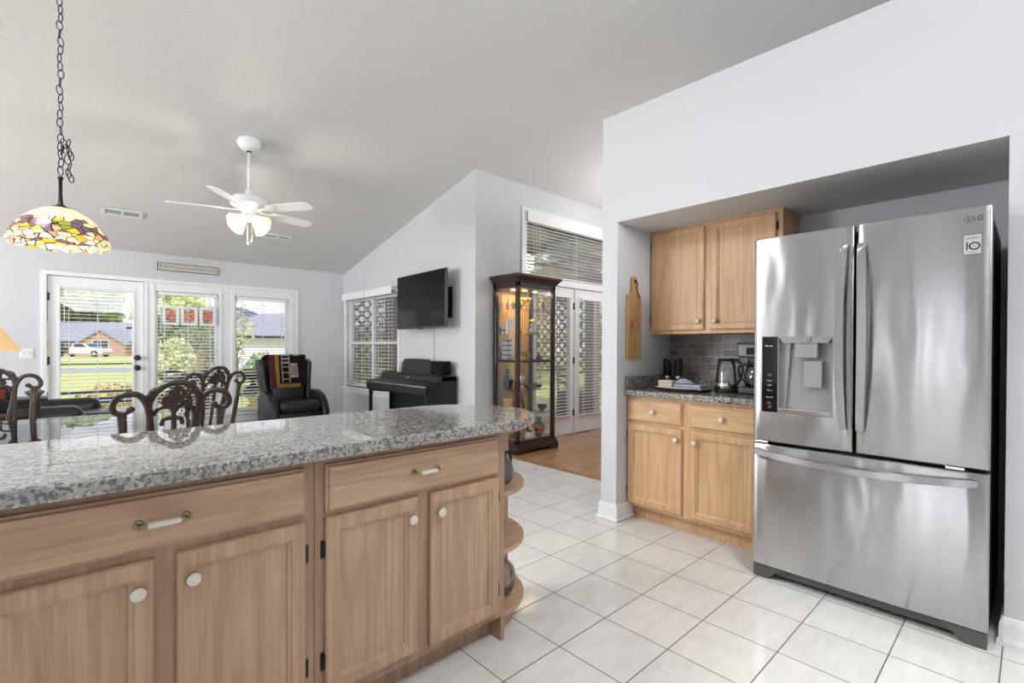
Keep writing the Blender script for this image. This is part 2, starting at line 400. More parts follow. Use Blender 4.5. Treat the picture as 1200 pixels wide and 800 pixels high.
def copy_tree(o, parent=None):
    c = o.copy(); COL.objects.link(c)
    if parent is not None: c.parent = parent
    for ch in [x for x in COL.objects if x.parent == o]: copy_tree(ch, c)
    return c
def spline(pts, n=8, closed=False):
    out = []; N = len(pts); P_ = [Vector(p) for p in pts]
    for i in range(N if closed else N-1):
        a, b, c, d = (P_[(i-1) % N] if closed or i > 0 else P_[0]), P_[i], P_[(i+1) % N], (P_[(i+2) % N] if closed or i+2 < N else P_[-1])
        for k in range(n):
            t = k/n
            out.append(.5*((2*b)+(c-a)*t+(2*a-5*b+4*c-d)*t*t+(3*b-a-3*c+d)*t**3))
    if not closed: out.append(P_[-1])
    return out
def text(name, body, size, mat, parent, loc, rot, depth=.0006, align='CENTER', sx=1):
    c = bpy.data.curves.new(name, 'FONT'); c.body = body; c.size = size; c.extrude = depth; c.align_x = align; c.align_y = 'CENTER'
    t = bpy.data.objects.new(name+'_curve', c); COL.objects.link(t)
    dg = bpy.context.evaluated_depsgraph_get(); me = bpy.data.meshes.new_from_object(t.evaluated_get(dg))
    bpy.data.objects.remove(t); me.materials.clear(); me.materials.append(M[mat]); me.name = name
    o = bpy.data.objects.new(name, me); COL.objects.link(o); o.parent = parent; o.location = loc; o.rotation_euler = rot; o.scale = (sx, 1, 1)
    return o

# ================================================================ THE SETTING
SL = .2357
def cz(y): return 2.43+SL*(7.93-y)
XT, YF, YW, XW = 3.512, 7.931, 4.395, 2.829        # TV wall, far wall, porch door wall, alcove wall
struct(MB().box(-4.5, 3.63, -4.5, 4.52, -.1, 0).build('floor', 'tile'))
struct(MB().box(3.63, 7.0, 2.0, 4.52, -.1, 0).build('floor_hall', 'planks'))
struct(MB().box(3.60, 3.66, 2.096, 4.39, 0, .007, .003).build('trim_threshold', wood('threshold_oak', (140, 98, 64), (176, 132, 92), 'y')))
struct(MB().box(-4.5, XT, 4.52, 8.05, -.1, 0).build('floor_living', 'carpet'))
c = MB()
YR = -.5                                                              # ridge of the vault
c.prism([(YR, cz(YR)), (-4.62, cz(YR)+SL*(-4.62-YR)), (-4.62, cz(YR)+SL*(-4.62-YR)+.12), (YR, cz(YR)+.12)], -4.62, 7.12, 'x')
for x0, x1, y0, y1 in ((-4.62, 3.64, YR, 8.05), (3.64, 7.12, YR, 4.52)):
    c.prism([(y0, cz(y0)), (y1, cz(y1)), (y1, cz(y1)+.12), (y0, cz(y0)+.12)], x0, x1, 'x')
struct(c.build('ceiling', 'ceiling'))

def wall_boxes(w, u0, u1, z0, z1, d0, d1, axis, holes):
    # rectangular wall with rectangular holes, cut into boxes
    us = sorted({u0, u1, *[h[0] for h in holes], *[h[1] for h in holes]}); zs = sorted({z0, z1, *[h[2] for h in holes], *[h[3] for h in holes]})
    for a, b in zip(us, us[1:]):
        for e, f in zip(zs, zs[1:]):
            if any(h[0] <= a and b <= h[1] and h[2] <= e and f <= h[3] for h in holes): continue
            if axis == 'x': w.box(a, b, d0, d1, e, f)
            else: w.box(d0, d1, a, b, e, f)
    bmesh.ops.remove_doubles(w.bm, verts=w.bm.verts[:], dist=1e-5)
    seen = {}                                                         # drop the doubled inner faces
    for f in w.bm.faces: seen.setdefault(tuple(sorted(v.index for v in f.verts)), []).append(f)
    w.bm.verts.index_update(); seen = {}
    for f in w.bm.faces: seen.setdefault(tuple(sorted(v.index for v in f.verts)), []).append(f)
    bmesh.ops.delete(w.bm, geom=[f for fs in seen.values() if len(fs) > 1 for f in fs], context='FACES_ONLY')
    return w
struct(wall_boxes(MB(), -4.5, XT, 0, 2.43, YF, YF+.12, 'x', [(-.105, .815, 0, 2.045), (.93, 1.665, .25, 1.94), (1.87, 2.625, .25, 1.94)]).build('wall_far', 'wall'))
w = wall_boxes(MB(), YW, YF, 0, 2.43, XT, XT+.13, 'y', [(6.13, 7.80, .56, 1.985)])
w.prism([(YW, 2.43), (YF, 2.43), (YW, cz(YW))], XT, XT+.13, 'x')
struct(w.build('wall_television', 'wall'))
struct(wall_boxes(MB(), XT+.13, 7.0, 0, cz(YW), YW, YW+.12, 'x', [(4.36, 6.24, 0, 2.05), (4.33, 6.28, 2.13, 2.925)]).build('wall_porch', 'wall'))
struct(MB().box(7.0, 7.12, -4.5, 4.52, 0, 3.2).prism([(-4.5, 3.2), (4.52, 3.2), (-.5, cz(-.5)), (-4.5, 3.45)], 7.0, 7.12, 'x').build('wall_hall', 'wall'))
w = wall_boxes(MB(), -4.5, 8.05, 0, 2.43, -4.62, -4.5, 'y', [(.38, .52, .1, 2.3), (.73, .91, .1, 2.3), (1.15, 1.29, .1, 2.3), (1.87, 2.01, .1, 2.3), (2.98, 3.22, .1, 2.3), (4.4, 7.4, .7, 2.3)])
w.prism([(-4.5, 2.43), (8.05, 2.43), (-.5, cz(-.5)), (-4.5, 3.45)], -4.62, -4.5, 'x')
struct(w.build('wall_left', 'wall'))
struct(wall_boxes(MB(), -4.62, 7.0, 0, 3.5, -4.62, -4.5, 'x', [(-.2, 2.6, 2.2, 3.36)]).build('wall_kitchen', 'wall'))
struct(MB().box(-4.5, XW, -1.6, -1.48, 0, 2.12).build('wall_light_blocker', 'wall'))  # unseen half wall added to shade the island fronts from the back fill
# the alcove: stub wall, header over it, pillar on its right, plant shelf on top
ZH, ZL = 2.081, 2.825
w = MB().box(XW, 7.0, 1.968, 2.096, 0, ZL).box(XW, XW+.13, .0726, 1.968, ZH, ZL).box(XW, XW+.76, -4.5, .0726, 0, ZL)
w.box(3.57, 3.70, .0726, 1.968, 0, ZL).box(XW+.13, 7.0, -4.5, 1.968, ZL-.1, ZL-.001)
struct(w.build('wall_alcove', 'wall'))
struct(MB().box(XW+.001, 3.57, .0730, 1.9676, ZH-.004, ZH+.05).build('ceiling_alcove', 'soffit'))
struct(MB().box(3.562, 3.571, .98, 1.968, .9, 1.32).build('wall_backsplash', 'slate', loc=(0, 0, 0)))
# baseboards: a tall board with a stepped foot
def baseboard(name, segs):
    b = MB()
    for (x0, y0), (x1, y1) in segs:
        d = Vector((x1-x0, y1-y0, 0)); L = d.length; d.normalize()
        m = Matrix(((d.x, d.y, 0, x0), (d.y, -d.x, 0, y0), (0, 0, 1, 0), (0, 0, 0, 1)))
        b.prism([(0, 0), (.022, 0), (.022, .02), (.015, .035), (.014, .09), (.008, .112), (0, .115)], 0, L, 'x', m=m @ Matrix(((1, 0, 0, 0), (0, 1, 0, 0), (0, 0, 1, 0), (0, 0, 0, 1))))
    bmesh.ops.recalc_face_normals(b.bm, faces=b.bm.faces[:])
    return struct(b.build(name, 'white'))
struct(MB().box(XW-.016, 3.02, 1.952, 2.112, 0, .098, .003).box(XW-.011, 3.02, 1.957, 2.107, .09, .116, .006).box(XW-.026, 3.02, 1.942, 2.122, 0, .022, .006).build('baseboard_pillar', 'white'))
baseboard('baseboard_right', [((XW, .0726), (XW, -4.5)), ((2.95, .0726), (XW-.022, .0726))])
baseboard('baseboard_far', [((-4.5, YF), (-.15, YF)), ((2.77, YF), (XT, YF))])
baseboard('baseboard_television', [((XT, YF), (XT, YW)), ((XT, YW), (4.3, YW)), ((6.3, YW), (7.0, YW))])

# ---------------------------------------------------------------- windows, doors, blinds  (local x = right, local -y = towards the viewer)
def casing(name, x0, x1, z0, z1, wdt, loc, rz, sill=False, bottom=False, extra=()):
    b = MB()
    b.box(x0-wdt, x0, -.018, 0, z0, z1+wdt, .004).box(x1, x1+wdt, -.018, 0, z0, z1+wdt, .004).box(x0-wdt, x1+wdt, -.02, 0, z1, z1+wdt, .004)
    for e in extra: b.box(*e, .003)
    if sill: b.box(x0-wdt-.02, x1+wdt+.02, -.05, .06, z0-.03, z0, .006); b.box(x0-wdt, x1+wdt, -.014, 0, z0-.1, z0-.03, .004)
    return struct(b.build(name, 'white', loc=loc, rz=rz))
def sash_window(name, x0, x1, z0, z1, loc, rz, rail=None, mull=(), fr=.035, depth=.1):
    r = sempty(name, loc, rz); f = MB()
    for a in ((x0, x0+fr, z0, z1), (x1-fr, x1, z0, z1), (x0+fr, x1-fr, z0, z0+fr), (x0+fr, x1-fr, z1-fr, z1)): f.box(a[0], a[1], .045, depth, a[2], a[3], .004)
    for u in mull: f.box(u-.03, u+.03, .04, depth, z0+fr, z1-fr, .004)
    if rail: f.box(x0+fr, x1-fr, .05, depth-.01, rail-.02, rail+.02, .004)
    f.build('window_frame', 'white', r)
    g = MB().box(x0+fr, x1-fr, .072, .076, z0+fr, z1-fr); g.build('pane', 'glass', r)
    return r
def blind(label, x0, x1, z0, z1, loc, rz, group, pitch=.0445, slat=.048, y=.012, tilt=.09, head=.045, valance=None, mid=True):
    t = thing('window_blind', label, 'window blind', Matrix.Rotation(rz, 3, 'Z') @ Vector(((x0+x1)/2, y, 0)) + Vector(loc), rz, group)
    w = (x1-x0)/2; yy = slat/2
    MB().box(-w, w, -yy, yy, z1-head, z1, .004).build('headrail', 'blind', t)
    if valance: MB().box(-w-.02, w+.02, -yy-.03, -yy-.014, z1-valance, z1+.01, .004).build('valance', 'blind', t)
    s = MB(); z = z1-head-pitch*.6
    while z > z0+.03:
        s.box(-w+.003, w-.003, -yy, yy, -.0018, .0018, m=Matrix.Translation((0, 0, z)) @ Matrix.Rotation(tilt, 4, 'X')); z -= pitch
    s.build('slats', 'blind', t)
    MB().box(-w, w, -yy, yy, z0, z0+.016, .003).build('bottom_rail', 'blind', t)
    for u in ((-w*.78, 0, w*.78) if mid else (-w*.78, w*.78)):
        MB().box(u-.003, u+.003, -yy-.0007, -yy+.0007, z0, z1-head).box(u-.003, u+.003, yy-.0007, yy+.0007, z0, z1-head).box(u-.003, u+.003, -yy, yy, z0+.0005, z0+.001).build('ladder_cord', 'blind', t)
    MB().cyl((-w*.9, -yy-.012, z1-head), (-w*.9, -yy-.012, z1-head-.5), .0035, 6).build('tilt_wand', 'blind', t)
    return t
def glazed_door(name, x0, x1, z0, z1, gx0, gx1, gz0, gz1, loc, rz, hinge='L', knob=True, hz=(.3, 1.03, 1.79)):
    r = sempty(name, loc, rz)
    d = MB()
    for a in ((x0, gx0, z0, z1), (gx1, x1, z0, z1), (gx0, gx1, z0, gz0), (gx0, gx1, gz1, z1)): d.box(a[0], a[1], .012, .056, a[2], a[3])
    e = .03
    for a in ((gx0-e, gx0, gz0-e, gz1+e), (gx1, gx1+e, gz0-e, gz1+e), (gx0, gx1, gz0-e, gz0), (gx0, gx1, gz1, gz1+e)): d.box(a[0], a[1], .002, .014, a[2], a[3], .005)
    d.build('door_leaf', 'white', r)
    MB().box(gx0, gx1, .046, .050, gz0, gz1).build('door_pane', 'glass', r)
    hx = x0-.004 if hinge == 'L' else x1+.004
    for z in hz:
        MB().cyl((hx, .004, z-.05), (hx, .004, z+.05), .008, 8).box(hx-.02, hx+.02, .009, .012, z-.045, z+.045).build('door_hinge', 'greycase' if knob else 'iron', r)
    if knob:
        kx = .743 if hinge == 'L' else x0+.065
        for z, n in ((1.055, 'deadbolt'), (.925, 'door_knob')):
            MB().lathe([(0, -.012), (.034, -.012), (.036, 0), (.018, .006), (.014, .03), (.028, .042), (.032, .056), (.024, .068), (0, .07)], (0, 0, 0), 18, m=Matrix.Translation((kx, .0, z)) @ Matrix.Rotation(PI/2, 4, 'X')).build(n, 'black', r, True)
    return r
F0 = (0, YF, 0)
glazed_door('door_1', -.097, .808, .01, 2.038, .012, .692, .40, 1.905, F0, 0)
sash_window('window_1', .93, 1.665, .25, 1.94, F0, 0)
sash_window('window_2', 1.87, 2.625, .25, 1.94, F0, 0)
b = MB()
for x0, x1 in ((-.155, -.105), (.815, .855), (.89, .93), (1.665, 1.71), (1.825, 1.87), (2.625, 2.70), (2.72, 2.765)): b.box(x0, x1, -.02, .0, 0 if x0 < .85 else .16, 2.045, .005)
for x0, x1 in ((.855, .89), (1.71, 1.825), (2.70, 2.72)): b.box(x0, x1, -.008, 0, .16, 2.045, .002)
b.box(-.155, 2.765, -.022, 0, 2.045, 2.095, .006); b.box(.855, 2.70, -.014, 0, 1.94, 2.045, .004)
b.box(.86, 2.76, -.06, .05, .215, .25, .006); b.box(.86, 2.74, -.016, 0, .12, .215, .004)
struct(b.build('trim_far_casing', 'white', loc=F0))
g = 'blinds on the far wall'
blind('white blind on the glass door with dark knobs', .012, .692, .41, 1.905, F0, 0, g, y=.030, slat=.028, head=.02, tilt=.2)
blind('white blind behind the three red characters, middle opening of far wall', .955, 1.64, .262, 1.935, F0, 0, g, slat=.05, tilt=.14)
blind('white blind on the far window behind the black wing chair', 1.895, 2.60, .262, 1.935, F0, 0, g, slat=.05, tilt=.14)
T0 = (XT, YF, 0); R90 = -PI/2                                       # on the television wall local x runs towards the camera
sash_window('window_3', .131, 1.801, .56, 1.985, T0, R90, rail=1.272, mull=(.955,), fr=.045)
casing('trim_television_window', .131, 1.801, .56, 1.985, .05, T0, R90, sill=True)
g = 'blinds on the window beside the piano'
blind('white blind on the window half nearest the room corner, left of the piano', .18, .92, .60, 2.06, T0, R90, g, y=-.055, slat=.048, valance=.10, tilt=.02, pitch=.052)
blind('white blind on the window half partly behind the television', .98, 1.76, .60, 2.06, T0, R90, g, y=-.055, slat=.048, valance=.10, tilt=.02, pitch=.052)
W0 = (0, YW, 0)
glazed_door('door_2', 4.385, 5.295, .01, 2.035, 4.53, 5.20, .26, 1.925, W0, 0, 'R', False)
glazed_door('door_3', 5.315, 6.225, .01, 2.035, 5.41, 6.08, .25, 1.915, W0, 0, 'L', False)
sash_window('window_4', 4.33, 6.28, 2.13, 2.925, W0, 0, fr=.03)
b = MB()
for x0, x1 in ((4.245, 4.33), (6.28, 6.365)): b.box(x0, x1, -.02, 0, 0, 2.925, .005)
b.box(4.245, 6.365, -.022, 0, 2.925, 2.985, .006); b.box(4.33, 6.28, -.016, 0, 2.04, 2.13, .004); b.box(4.30, 4.385, -.014, .02, 0, 2.04, .003); b.box(6.225, 6.3, -.014, .02, 0, 2.04, .003); b.box(5.296, 5.314, -.01, .05, 0, 2.04, .003)
struct(b.build('trim_porch_casing', 'white', loc=W0))
blind('wide white blind in the transom above the porch doors', 4.335, 6.275, 2.135, 2.92, W0, 0, 'blinds by the curio cabinet', y=-.0, slat=.05, valance=.12, tilt=.03)
blind('white blind on the porch door half hidden by the curio cabinet', 4.53, 5.20, .265, 1.925, W0, 0, 'blinds by the curio cabinet', y=-.015, slat=.03, head=.03, tilt=.03)
blind('white blind on the right porch door next to the alcove pillar', 5.41, 6.08, .255, 1.915, W0, 0, 'blinds by the curio cabinet', y=-.015, slat=.03, head=.03, tilt=.03)

# ================================================================ KITCHEN CABINETS
def door_part(parent, x0, x1, z0, z1, mat, hinge, knob, hz, y=0.0, knobz=None, panel_arch=False):
    # raised frame with a moulded inner lip, proud of the face frame by 20 mm; y is the face frame plane
    t = .02; s = .056
    b, L = MB().rings([(x0, x1, z0, z1, y), (x0, x1, z0, z1, y-t+.007), (x0+.004, x1-.004, z0+.004, z1-.004, y-t+.002), (x0+.010, x1-.010, z0+.010, z1-.010, y-t), (x0+s-.016, x1-s+.016, z0+s-.016, z1-s+.016, y-t), (x0+s-.014, x1-s+.014, z0+s-.014, z1-s+.014, y-t+.004), (x0+s-.005, x1-s+.005, z0+s-.005, z1-s+.005, y-t+.008), (x0+s-.003, x1-s+.003, z0+s-.003, z1-s+.003, y-t+.014), (x0+s, x1-s, z0+s, z1-s, y-t+.0145)])
    bmesh.ops.recalc_face_normals(b, faces=b.faces[:])
    m = MB(); m._merge(b); d = m.build('cabinet_door', mat, parent)
    b, L = MB().rings([(x0+s, x1-s, z0+s, z1-s, y-t+.0145), (x0+s+.02, x1-s-.02, z0+s+.02, z1-s-.02, y-t+.015)])
    b.faces.new(L[1]); m = MB(); m._merge(b); m.build('door_panel', mat, d)
    kx = (x1-.034) if knob == 'R' else (x0+.034); kz = (z1-.069) if knobz is None else knobz
    MB().lathe([(0, 0), (.006, 0), (.006, .012), (.0155, .015), (.0175, .019), (.0175, .022), (.013, .027), (0, .029)], (0, 0, 0), 20, m=Matrix.Translation((kx, y-t, kz)) @ Matrix.Rotation(PI/2, 4, 'X')).build('door_knob', 'ceramic', d, True)
    MB().lathe([(.0156, .0148), (.0187, .0185), (.0187, .0205), (.0170, .0222)], (0, 0, 0), 20, m=Matrix.Translation((kx, y-t, kz)) @ Matrix.Rotation(PI/2, 4, 'X')).build('knob_rim', 'brass', d, True)
    hx = x0 if hinge == 'L' else x1; sg = -1 if hinge == 'L' else 1
    for z in hz:
        MB().box(min(hx, hx+sg*.012), max(hx, hx+sg*.012), y-.004, y-.0005, z-.028, z+.028, .002).cyl((hx+sg*.004, y-.008, z-.02), (hx+sg*.004, y-.008, z+.02), .0045, 8).build('door_hinge', 'black', d)
    return d
def drawer_part(parent, x0, x1, z0, z1, mat, pull, y=0.0):
    t = .02
    b, L = MB().rings([(x0, x1, z0, z1, y), (x0, x1, z0, z1, y-.010), (x0+.006, x1-.006, z0+.006, z1-.006, y-.0125), (x0+.010, x1-.010, z0+.010, z1-.010, y-t), (x0+.014, x1-.014, z0+.014, z1-.014, y-t)])
    b.faces.new(L[-1]); bmesh.ops.recalc_face_normals(b, faces=b.faces[:])
    m = MB(); m._merge(b); d = m.build('drawer', mat, parent)
    cx, zc = (x0+x1)/2, (z0+z1)/2
    if pull == 'bar':
        for s in (-1, 1):
            h = MB().tube(spline([(cx+s*.048, y-t, zc), (cx+s*.048, y-t-.016, zc), (cx+s*.043, y-t-.026, zc), (cx+s*.030, y-t-.027, zc)], 4), .0048, 8)
            h.lathe([(0, 0), (.011, 0), (.011, .003), (.006, .005), (0, .005)], (0, 0, 0), 14, m=Matrix.Translation((cx+s*.048, y-t, zc)) @ Matrix.Rotation(PI/2, 4, 'X'))
            h.build('pull_bracket', 'brass', d, True)
        MB().tube([(cx-.034, y-t-.027, zc), (cx-.03, y-t-.027, zc), (cx, y-t-.027, zc), (cx+.03, y-t-.027, zc), (cx+.034, y-t-.027, zc)], [.0055, .0075, .0082, .0075, .0055], 12).build('pull_grip', 'ceramic', d, True)
    else:
        MB().lathe([(0, 0), (.006, 0), (.006, .012), (.0155, .015), (.0175, .019), (.0165, .023), (.012, .027), (0, .029)], (0, 0, 0), 18, m=Matrix.Translation((cx, y-t, zc)) @ Matrix.Rotation(PI/2, 4, 'X')).build('drawer_knob', 'ceramic', d, True)
    return d
def carcass(parent, x0, x1, z0, z1, depth, mat, toe=0, toe_d=.075, right_foot=False, holes=()):
    # face frame plane at y = 0, box behind it, recessed toe board
    b = MB().box(x0, x1, 0, depth, z0, z1, .0015, 1)
    b.build('cabinet_box', mat, parent)
    if toe: MB().box(x0, x1-(.018 if right_foot else 0), toe_d, toe_d+.018, 0, z0).build('toe_board', mat, parent)
    if right_foot: MB().box(x1-.018, x1, .0, depth, 0, z0).build('end_foot', mat, parent)
YI = 1.482
isl = thing('kitchen_cabinet', 'oak island cabinet at the left picture edge, with a wide drawer over two doors', 'kitchen cabinet', (0, YI, 0), 0, 'island cabinets')
carcass(isl, -.2, .564, .1, .874, .31, 'oakf', True)
drawer_part(isl, -.160, .534, .708, .845, 'oakh', 'bar')
door_part(isl, -.160, .170, .135, .684, 'oak', 'L', 'R', (.24, .58)); door_part(isl, .215, .535, .135, .685, 'oak', 'R', 'L', (.24, .585))
isl2 = thing('kitchen_cabinet', 'oak base cabinet under the granite counter beside the round open shelves', 'kitchen cabinet', (0, YI, 0), 0, 'island cabinets')
carcass(isl2, .565, 1.3432, .1, .874, .31, 'oakf', True, right_foot=True)
drawer_part(isl2, .595, 1.298, .698, .846, 'oakh', 'bar')
door_part(isl2, .595, .921, .135, .682, 'oak', 'L', 'R', (.24, .585)); door_part(isl2, .972, 1.300, .130, .682, 'oak', 'R', 'L', (.22, .60))
# quarter-round open shelves on the island end
es = thing('end_shelf', 'oak quarter-round open shelf unit at the island end', 'shelf', (1.3434, YI, 0))
R = .285
def quarter(r, n=18): return [(0, .293)] + [(r*math.sin(t*PI/2/n), .293-r*math.cos(t*PI/2/n)) for t in range(n+1)]
for z in (.085, .345, .585): MB().prism(quarter(R), z, z+.02, 'z', .003).build('shelf_board', 'oakh', es)
MB().box(0, R+.005, .293, .311, 0, .874, .002).build('back_panel', 'oak', es)
MB().prism(quarter(R-.05), 0.0, .085, 'z').build('shelf_plinth', 'oakh', es)
MB().prism(quarter(R*.98), .845, .873, 'z').build('top_board', 'oakh', es)
# countertop with a round end
cy0, cy1, cxe = 1.405, 2.075, 1.30
poly = [(-.25, cy0)] + [(cxe+.335*math.sin(t*PI/24), 1.74-.335*math.cos(t*PI/24)) for t in range(25)] + [(-.25, cy1)]
ct = MB().prism(poly, .8742, .914, 'z', .006).build('granite_countertop', 'granite')
tag(ct, 'long speckled granite countertop with a rounded end in the foreground', 'countertop')
# things on the open shelves
v = tag(MB().lathe([(0, 0), (.055, 0), (.07, .02), (.074, .06), (.062, .1), (.045, .118), (.04, .118), (.03, .1), (0, .1)], (0, 0, 0), 24).build('clay_pot', 'greypot', None, True, loc=(1.435, 1.635, .605)), 'grey glazed pot with a dark handle on the top round shelf', 'pot')
MB().tube(spline([(.035, .0, .112), (.062, .0, .125), (.082, .0, .1), (.082, .0, .065), (.07, .0, .045)], 5), .006, 8).build('pot_handle', 'matteblack', v, True)
j = tag(MB().lathe([(0, 0), (.05, 0), (.075, .02), (.088, .07), (.078, .115), (.045, .15), (.028, .165), (.028, .19), (.024, .19), (.024, .165), (.042, .146), (.074, .112), (.083, .07), (.07, .024), (0, .008)], (0, 0, 0), 28).build('glass_jug', 'jug', None, True, loc=(1.44, 1.64, .105)), 'round clear glass jug with a pale stopper on the bottom round shelf', 'jug')
MB().lathe([(0, .165), (.023, .165), (.024, .19), (.03, .192), (.032, .21), (.02, .222), (0, .224)], (0, 0, 0), 16).build('jug_stopper', 'ceramic', j, True)

# ---------------------------------------------------------------- alcove: base and wall cabinet  (local x runs towards the camera, from Y = 1.966)
XB = 2.96
bc = thing('kitchen_cabinet', 'honey oak base cabinet in the alcove left of the steel refrigerator', 'kitchen cabinet', (XB, 1.966, 0), R90)
carcass(bc, 0, .935, .1, .874, .6, 'maple', True, .065)
drawer_part(bc, .010, .420, .700, .847, 'mapleh', 'knob'); drawer_part(bc, .478, .888, .700, .847, 'mapleh', 'knob')
door_part(bc, .010, .421, .120, .678, 'maple', 'L', 'R', (.2, .6)); door_part(bc, .478, .889, .120, .678, 'maple', 'R', 'L', (.2, .6))
ac = MB().box(0, .935, -.045, .606, .8742, .912, .006).build('granite_countertop', 'granite_alcove', None, loc=(XB, 1.966, 0), rz=R90)
tag(ac, 'short granite countertop in the alcove under the honey oak wall cabinet', 'countertop')
MB().box(.001, .024, -.04, .60, .9122, 1.005, .003).build('side_splash', 'granite_alcove', ac)
MB().box(.024, .935, .578, .60, .9122, .985, .003).build('back_splash', 'granite_alcove', ac)
uc = thing('wall_cabinet', 'honey oak wall cabinet with two doors hung in the alcove over the coffee maker', 'wall cabinet', (3.256, 1.966, 0), R90)
MB().box(0, .912, 0, .306, 1.308, 2.078, .002, 1).build('cabinet_box', 'maple', uc)
door_part(uc, .016, .420, 1.333, 2.053, 'maple', 'L', 'R', (1.42, 1.97), knobz=1.395); door_part(uc, .468, .876, 1.333, 2.053, 'maple', 'R', 'L', (1.42, 1.97), knobz=1.394)

# ---------------------------------------------------------------- refrigerator  (local x runs towards the camera from Y = 1.017, local -y faces the room)
fr = thing('refrigerator', 'large stainless steel refrigerator with two doors over a freezer drawer', 'refrigerator', (2.703, 1.017, 0), R90)
W = .906
MB().box(.004, W-.004, .075, .80, .04, 1.755, .006).build('fridge_case', 'greycase', fr)
def door_shell(x0, x1, z0, z1, hole=None):
    # front skin with a slight bow, thick edges and an optional rectangular recess
    b = MB(); m = b.bm
    r = .010; bow = .004
    def yb(x): return -bow*math.sin(PI*min(1, max(0, (x-x0)/(x1-x0))))
    xs = [x0, x0+.003, x0+r]; k = 14
    xs += [x0+r+(x1-x0-2*r)*i/k for i in range(1, k)] + [x1-r, x1-.003, x1]
    zs = [z0, z0+.003, z0+r, z1-r, z1-.003, z1]
    if hole: xs = sorted(xs+[hole[0], hole[1]]); zs = sorted(zs+[hole[2], hole[3]])
    def edge(d): return .009 if d <= 1e-6 else (.003 if d < .0045 else 0)
    V = {}
    for i, x in enumerate(xs):
        for j_, z in enumerate(zs):
            e = max(edge(min(x-x0, x1-x)), edge(min(z-z0, z1-z))); V[i, j_] = m.verts.new((x, yb(x)+e, z))
    bd = {}
    for i in range(len(xs)-1):
        for j_ in range(len(zs)-1):
            if hole and hole[0]-1e-6 <= xs[i] and xs[i+1] <= hole[1]+1e-6 and hole[2]-1e-6 <= zs[j_] and zs[j_+1] <= hole[3]+1e-6: continue
            m.faces.new((V[i, j_], V[i+1, j_], V[i+1, j_+1], V[i, j_+1]))
    for v_ in [v_ for v_ in m.verts if not v_.link_faces]: m.verts.remove(v_)
    for e in [e for e in m.edges if len(e.link_faces) == 1]:
        a, c_ = e.verts
        inner = hole and all(hole[0]-1e-6 <= q.co.x <= hole[1]+1e-6 and hole[2]-1e-6 <= q.co.z <= hole[3]+1e-6 for q in (a, c_))
        bd[e] = inner
    dup_ = {}
    def back(v_, inner):
        if (v_, inner) not in dup_: dup_[v_, inner] = m.verts.new((v_.co.x, .058 if not inner else .05, v_.co.z))
        return dup_[v_, inner]
    for e, inner in bd.items(): a, c_ = e.verts; m.faces.new((a, c_, back(c_, inner), back(a, inner)))
    bmesh.ops.recalc_face_normals(m, faces=m.faces[:])
    m.normal_update()
    if sum(f.normal.y*f.calc_area() for f in m.faces if abs(f.normal.y) > .9) > 0: bmesh.ops.reverse_faces(m, faces=m.faces[:])
    return b
H = (.046, .366, .878, 1.268)
ld = door_shell(.002, .446, .722, 1.783, H).build('fridge_door', 'steel', fr, 'auto')
rd = door_shell(.458, W-.002, .722, 1.783).build('fridge_door', 'steel', fr, 'auto')
fd = door_shell(.002, W-.002, .07, .708).build('freezer_drawer', 'steel', fr, 'auto')
MB().box(.02, W-.02, .0585, .0745, .09, 1.76).build('door_gasket', 'matteblack', fr)
# dispenser in the left door
def at(x, z, y=0): return (x, y, z)
MB().box(.0465, .1225, -.0045, .04, .880, 1.266, .002).build('control_panel', 'gloss', ld)
rc = MB()
rc.box(.1235, .3655, .046, .050, .878, 1.268).box(.1225, .126, -.003, .05, .878, 1.268).box(.3625, .3655, -.003, .05, .878, 1.268).box(.126, .3625, -.003, .05, 1.262, 1.268)
rc.prism([(.126, 1.262), (.363, 1.262), (.345, 1.235), (.15, 1.235)], .0, .046, 'y').prism([(.126, .90), (.15, .90), (.175, 1.262), (.126, 1.262)], .03, .047, 'y')
rc.build('dispenser_recess', 'recess', ld)
MB().box(.124, .365, -.008, .046, .880, .903, .004).build('drip_tray', 'chrome', ld)
MB().box(.200, .300, -.002, .05, 1.161, 1.234, .004).lathe([(0, 0), (.032, 0), (.036, .03), (0, .03)], (.25, .022, 1.234), 20).build('dispenser_nozzle', 'recess', ld)
MB().box(.236, .318, .012, .024, 1.013, 1.147, .004, m=None).build('dispenser_paddle', 'recess', ld)
pl = [(1.212, .02, 'Ice'), (1.04, .008, 'Filter'), (1.018, .007, 'Light'), (.990, .008, 'Water'), (.955, .007, 'Express')]
MB().box(.062, .078, -.0052, -.0044, 1.218, 1.224).box(.083, .098, -.0052, -.0044, 1.217, 1.222).build('panel_display', 'lightgrey', ld)
for z, s_, wd in pl[1:]: text('panel_print', wd, .011, 'lightgrey', ld, (.085, -.0049, z), (PI/2, 0, 0), .0003)
for z, x0 in ((1.07, .076), (.925, .074), (.905, .078)): MB().box(x0, x0+.018, -.0052, -.0044, z-.007, z+.007).build('panel_icon', 'label', ld)
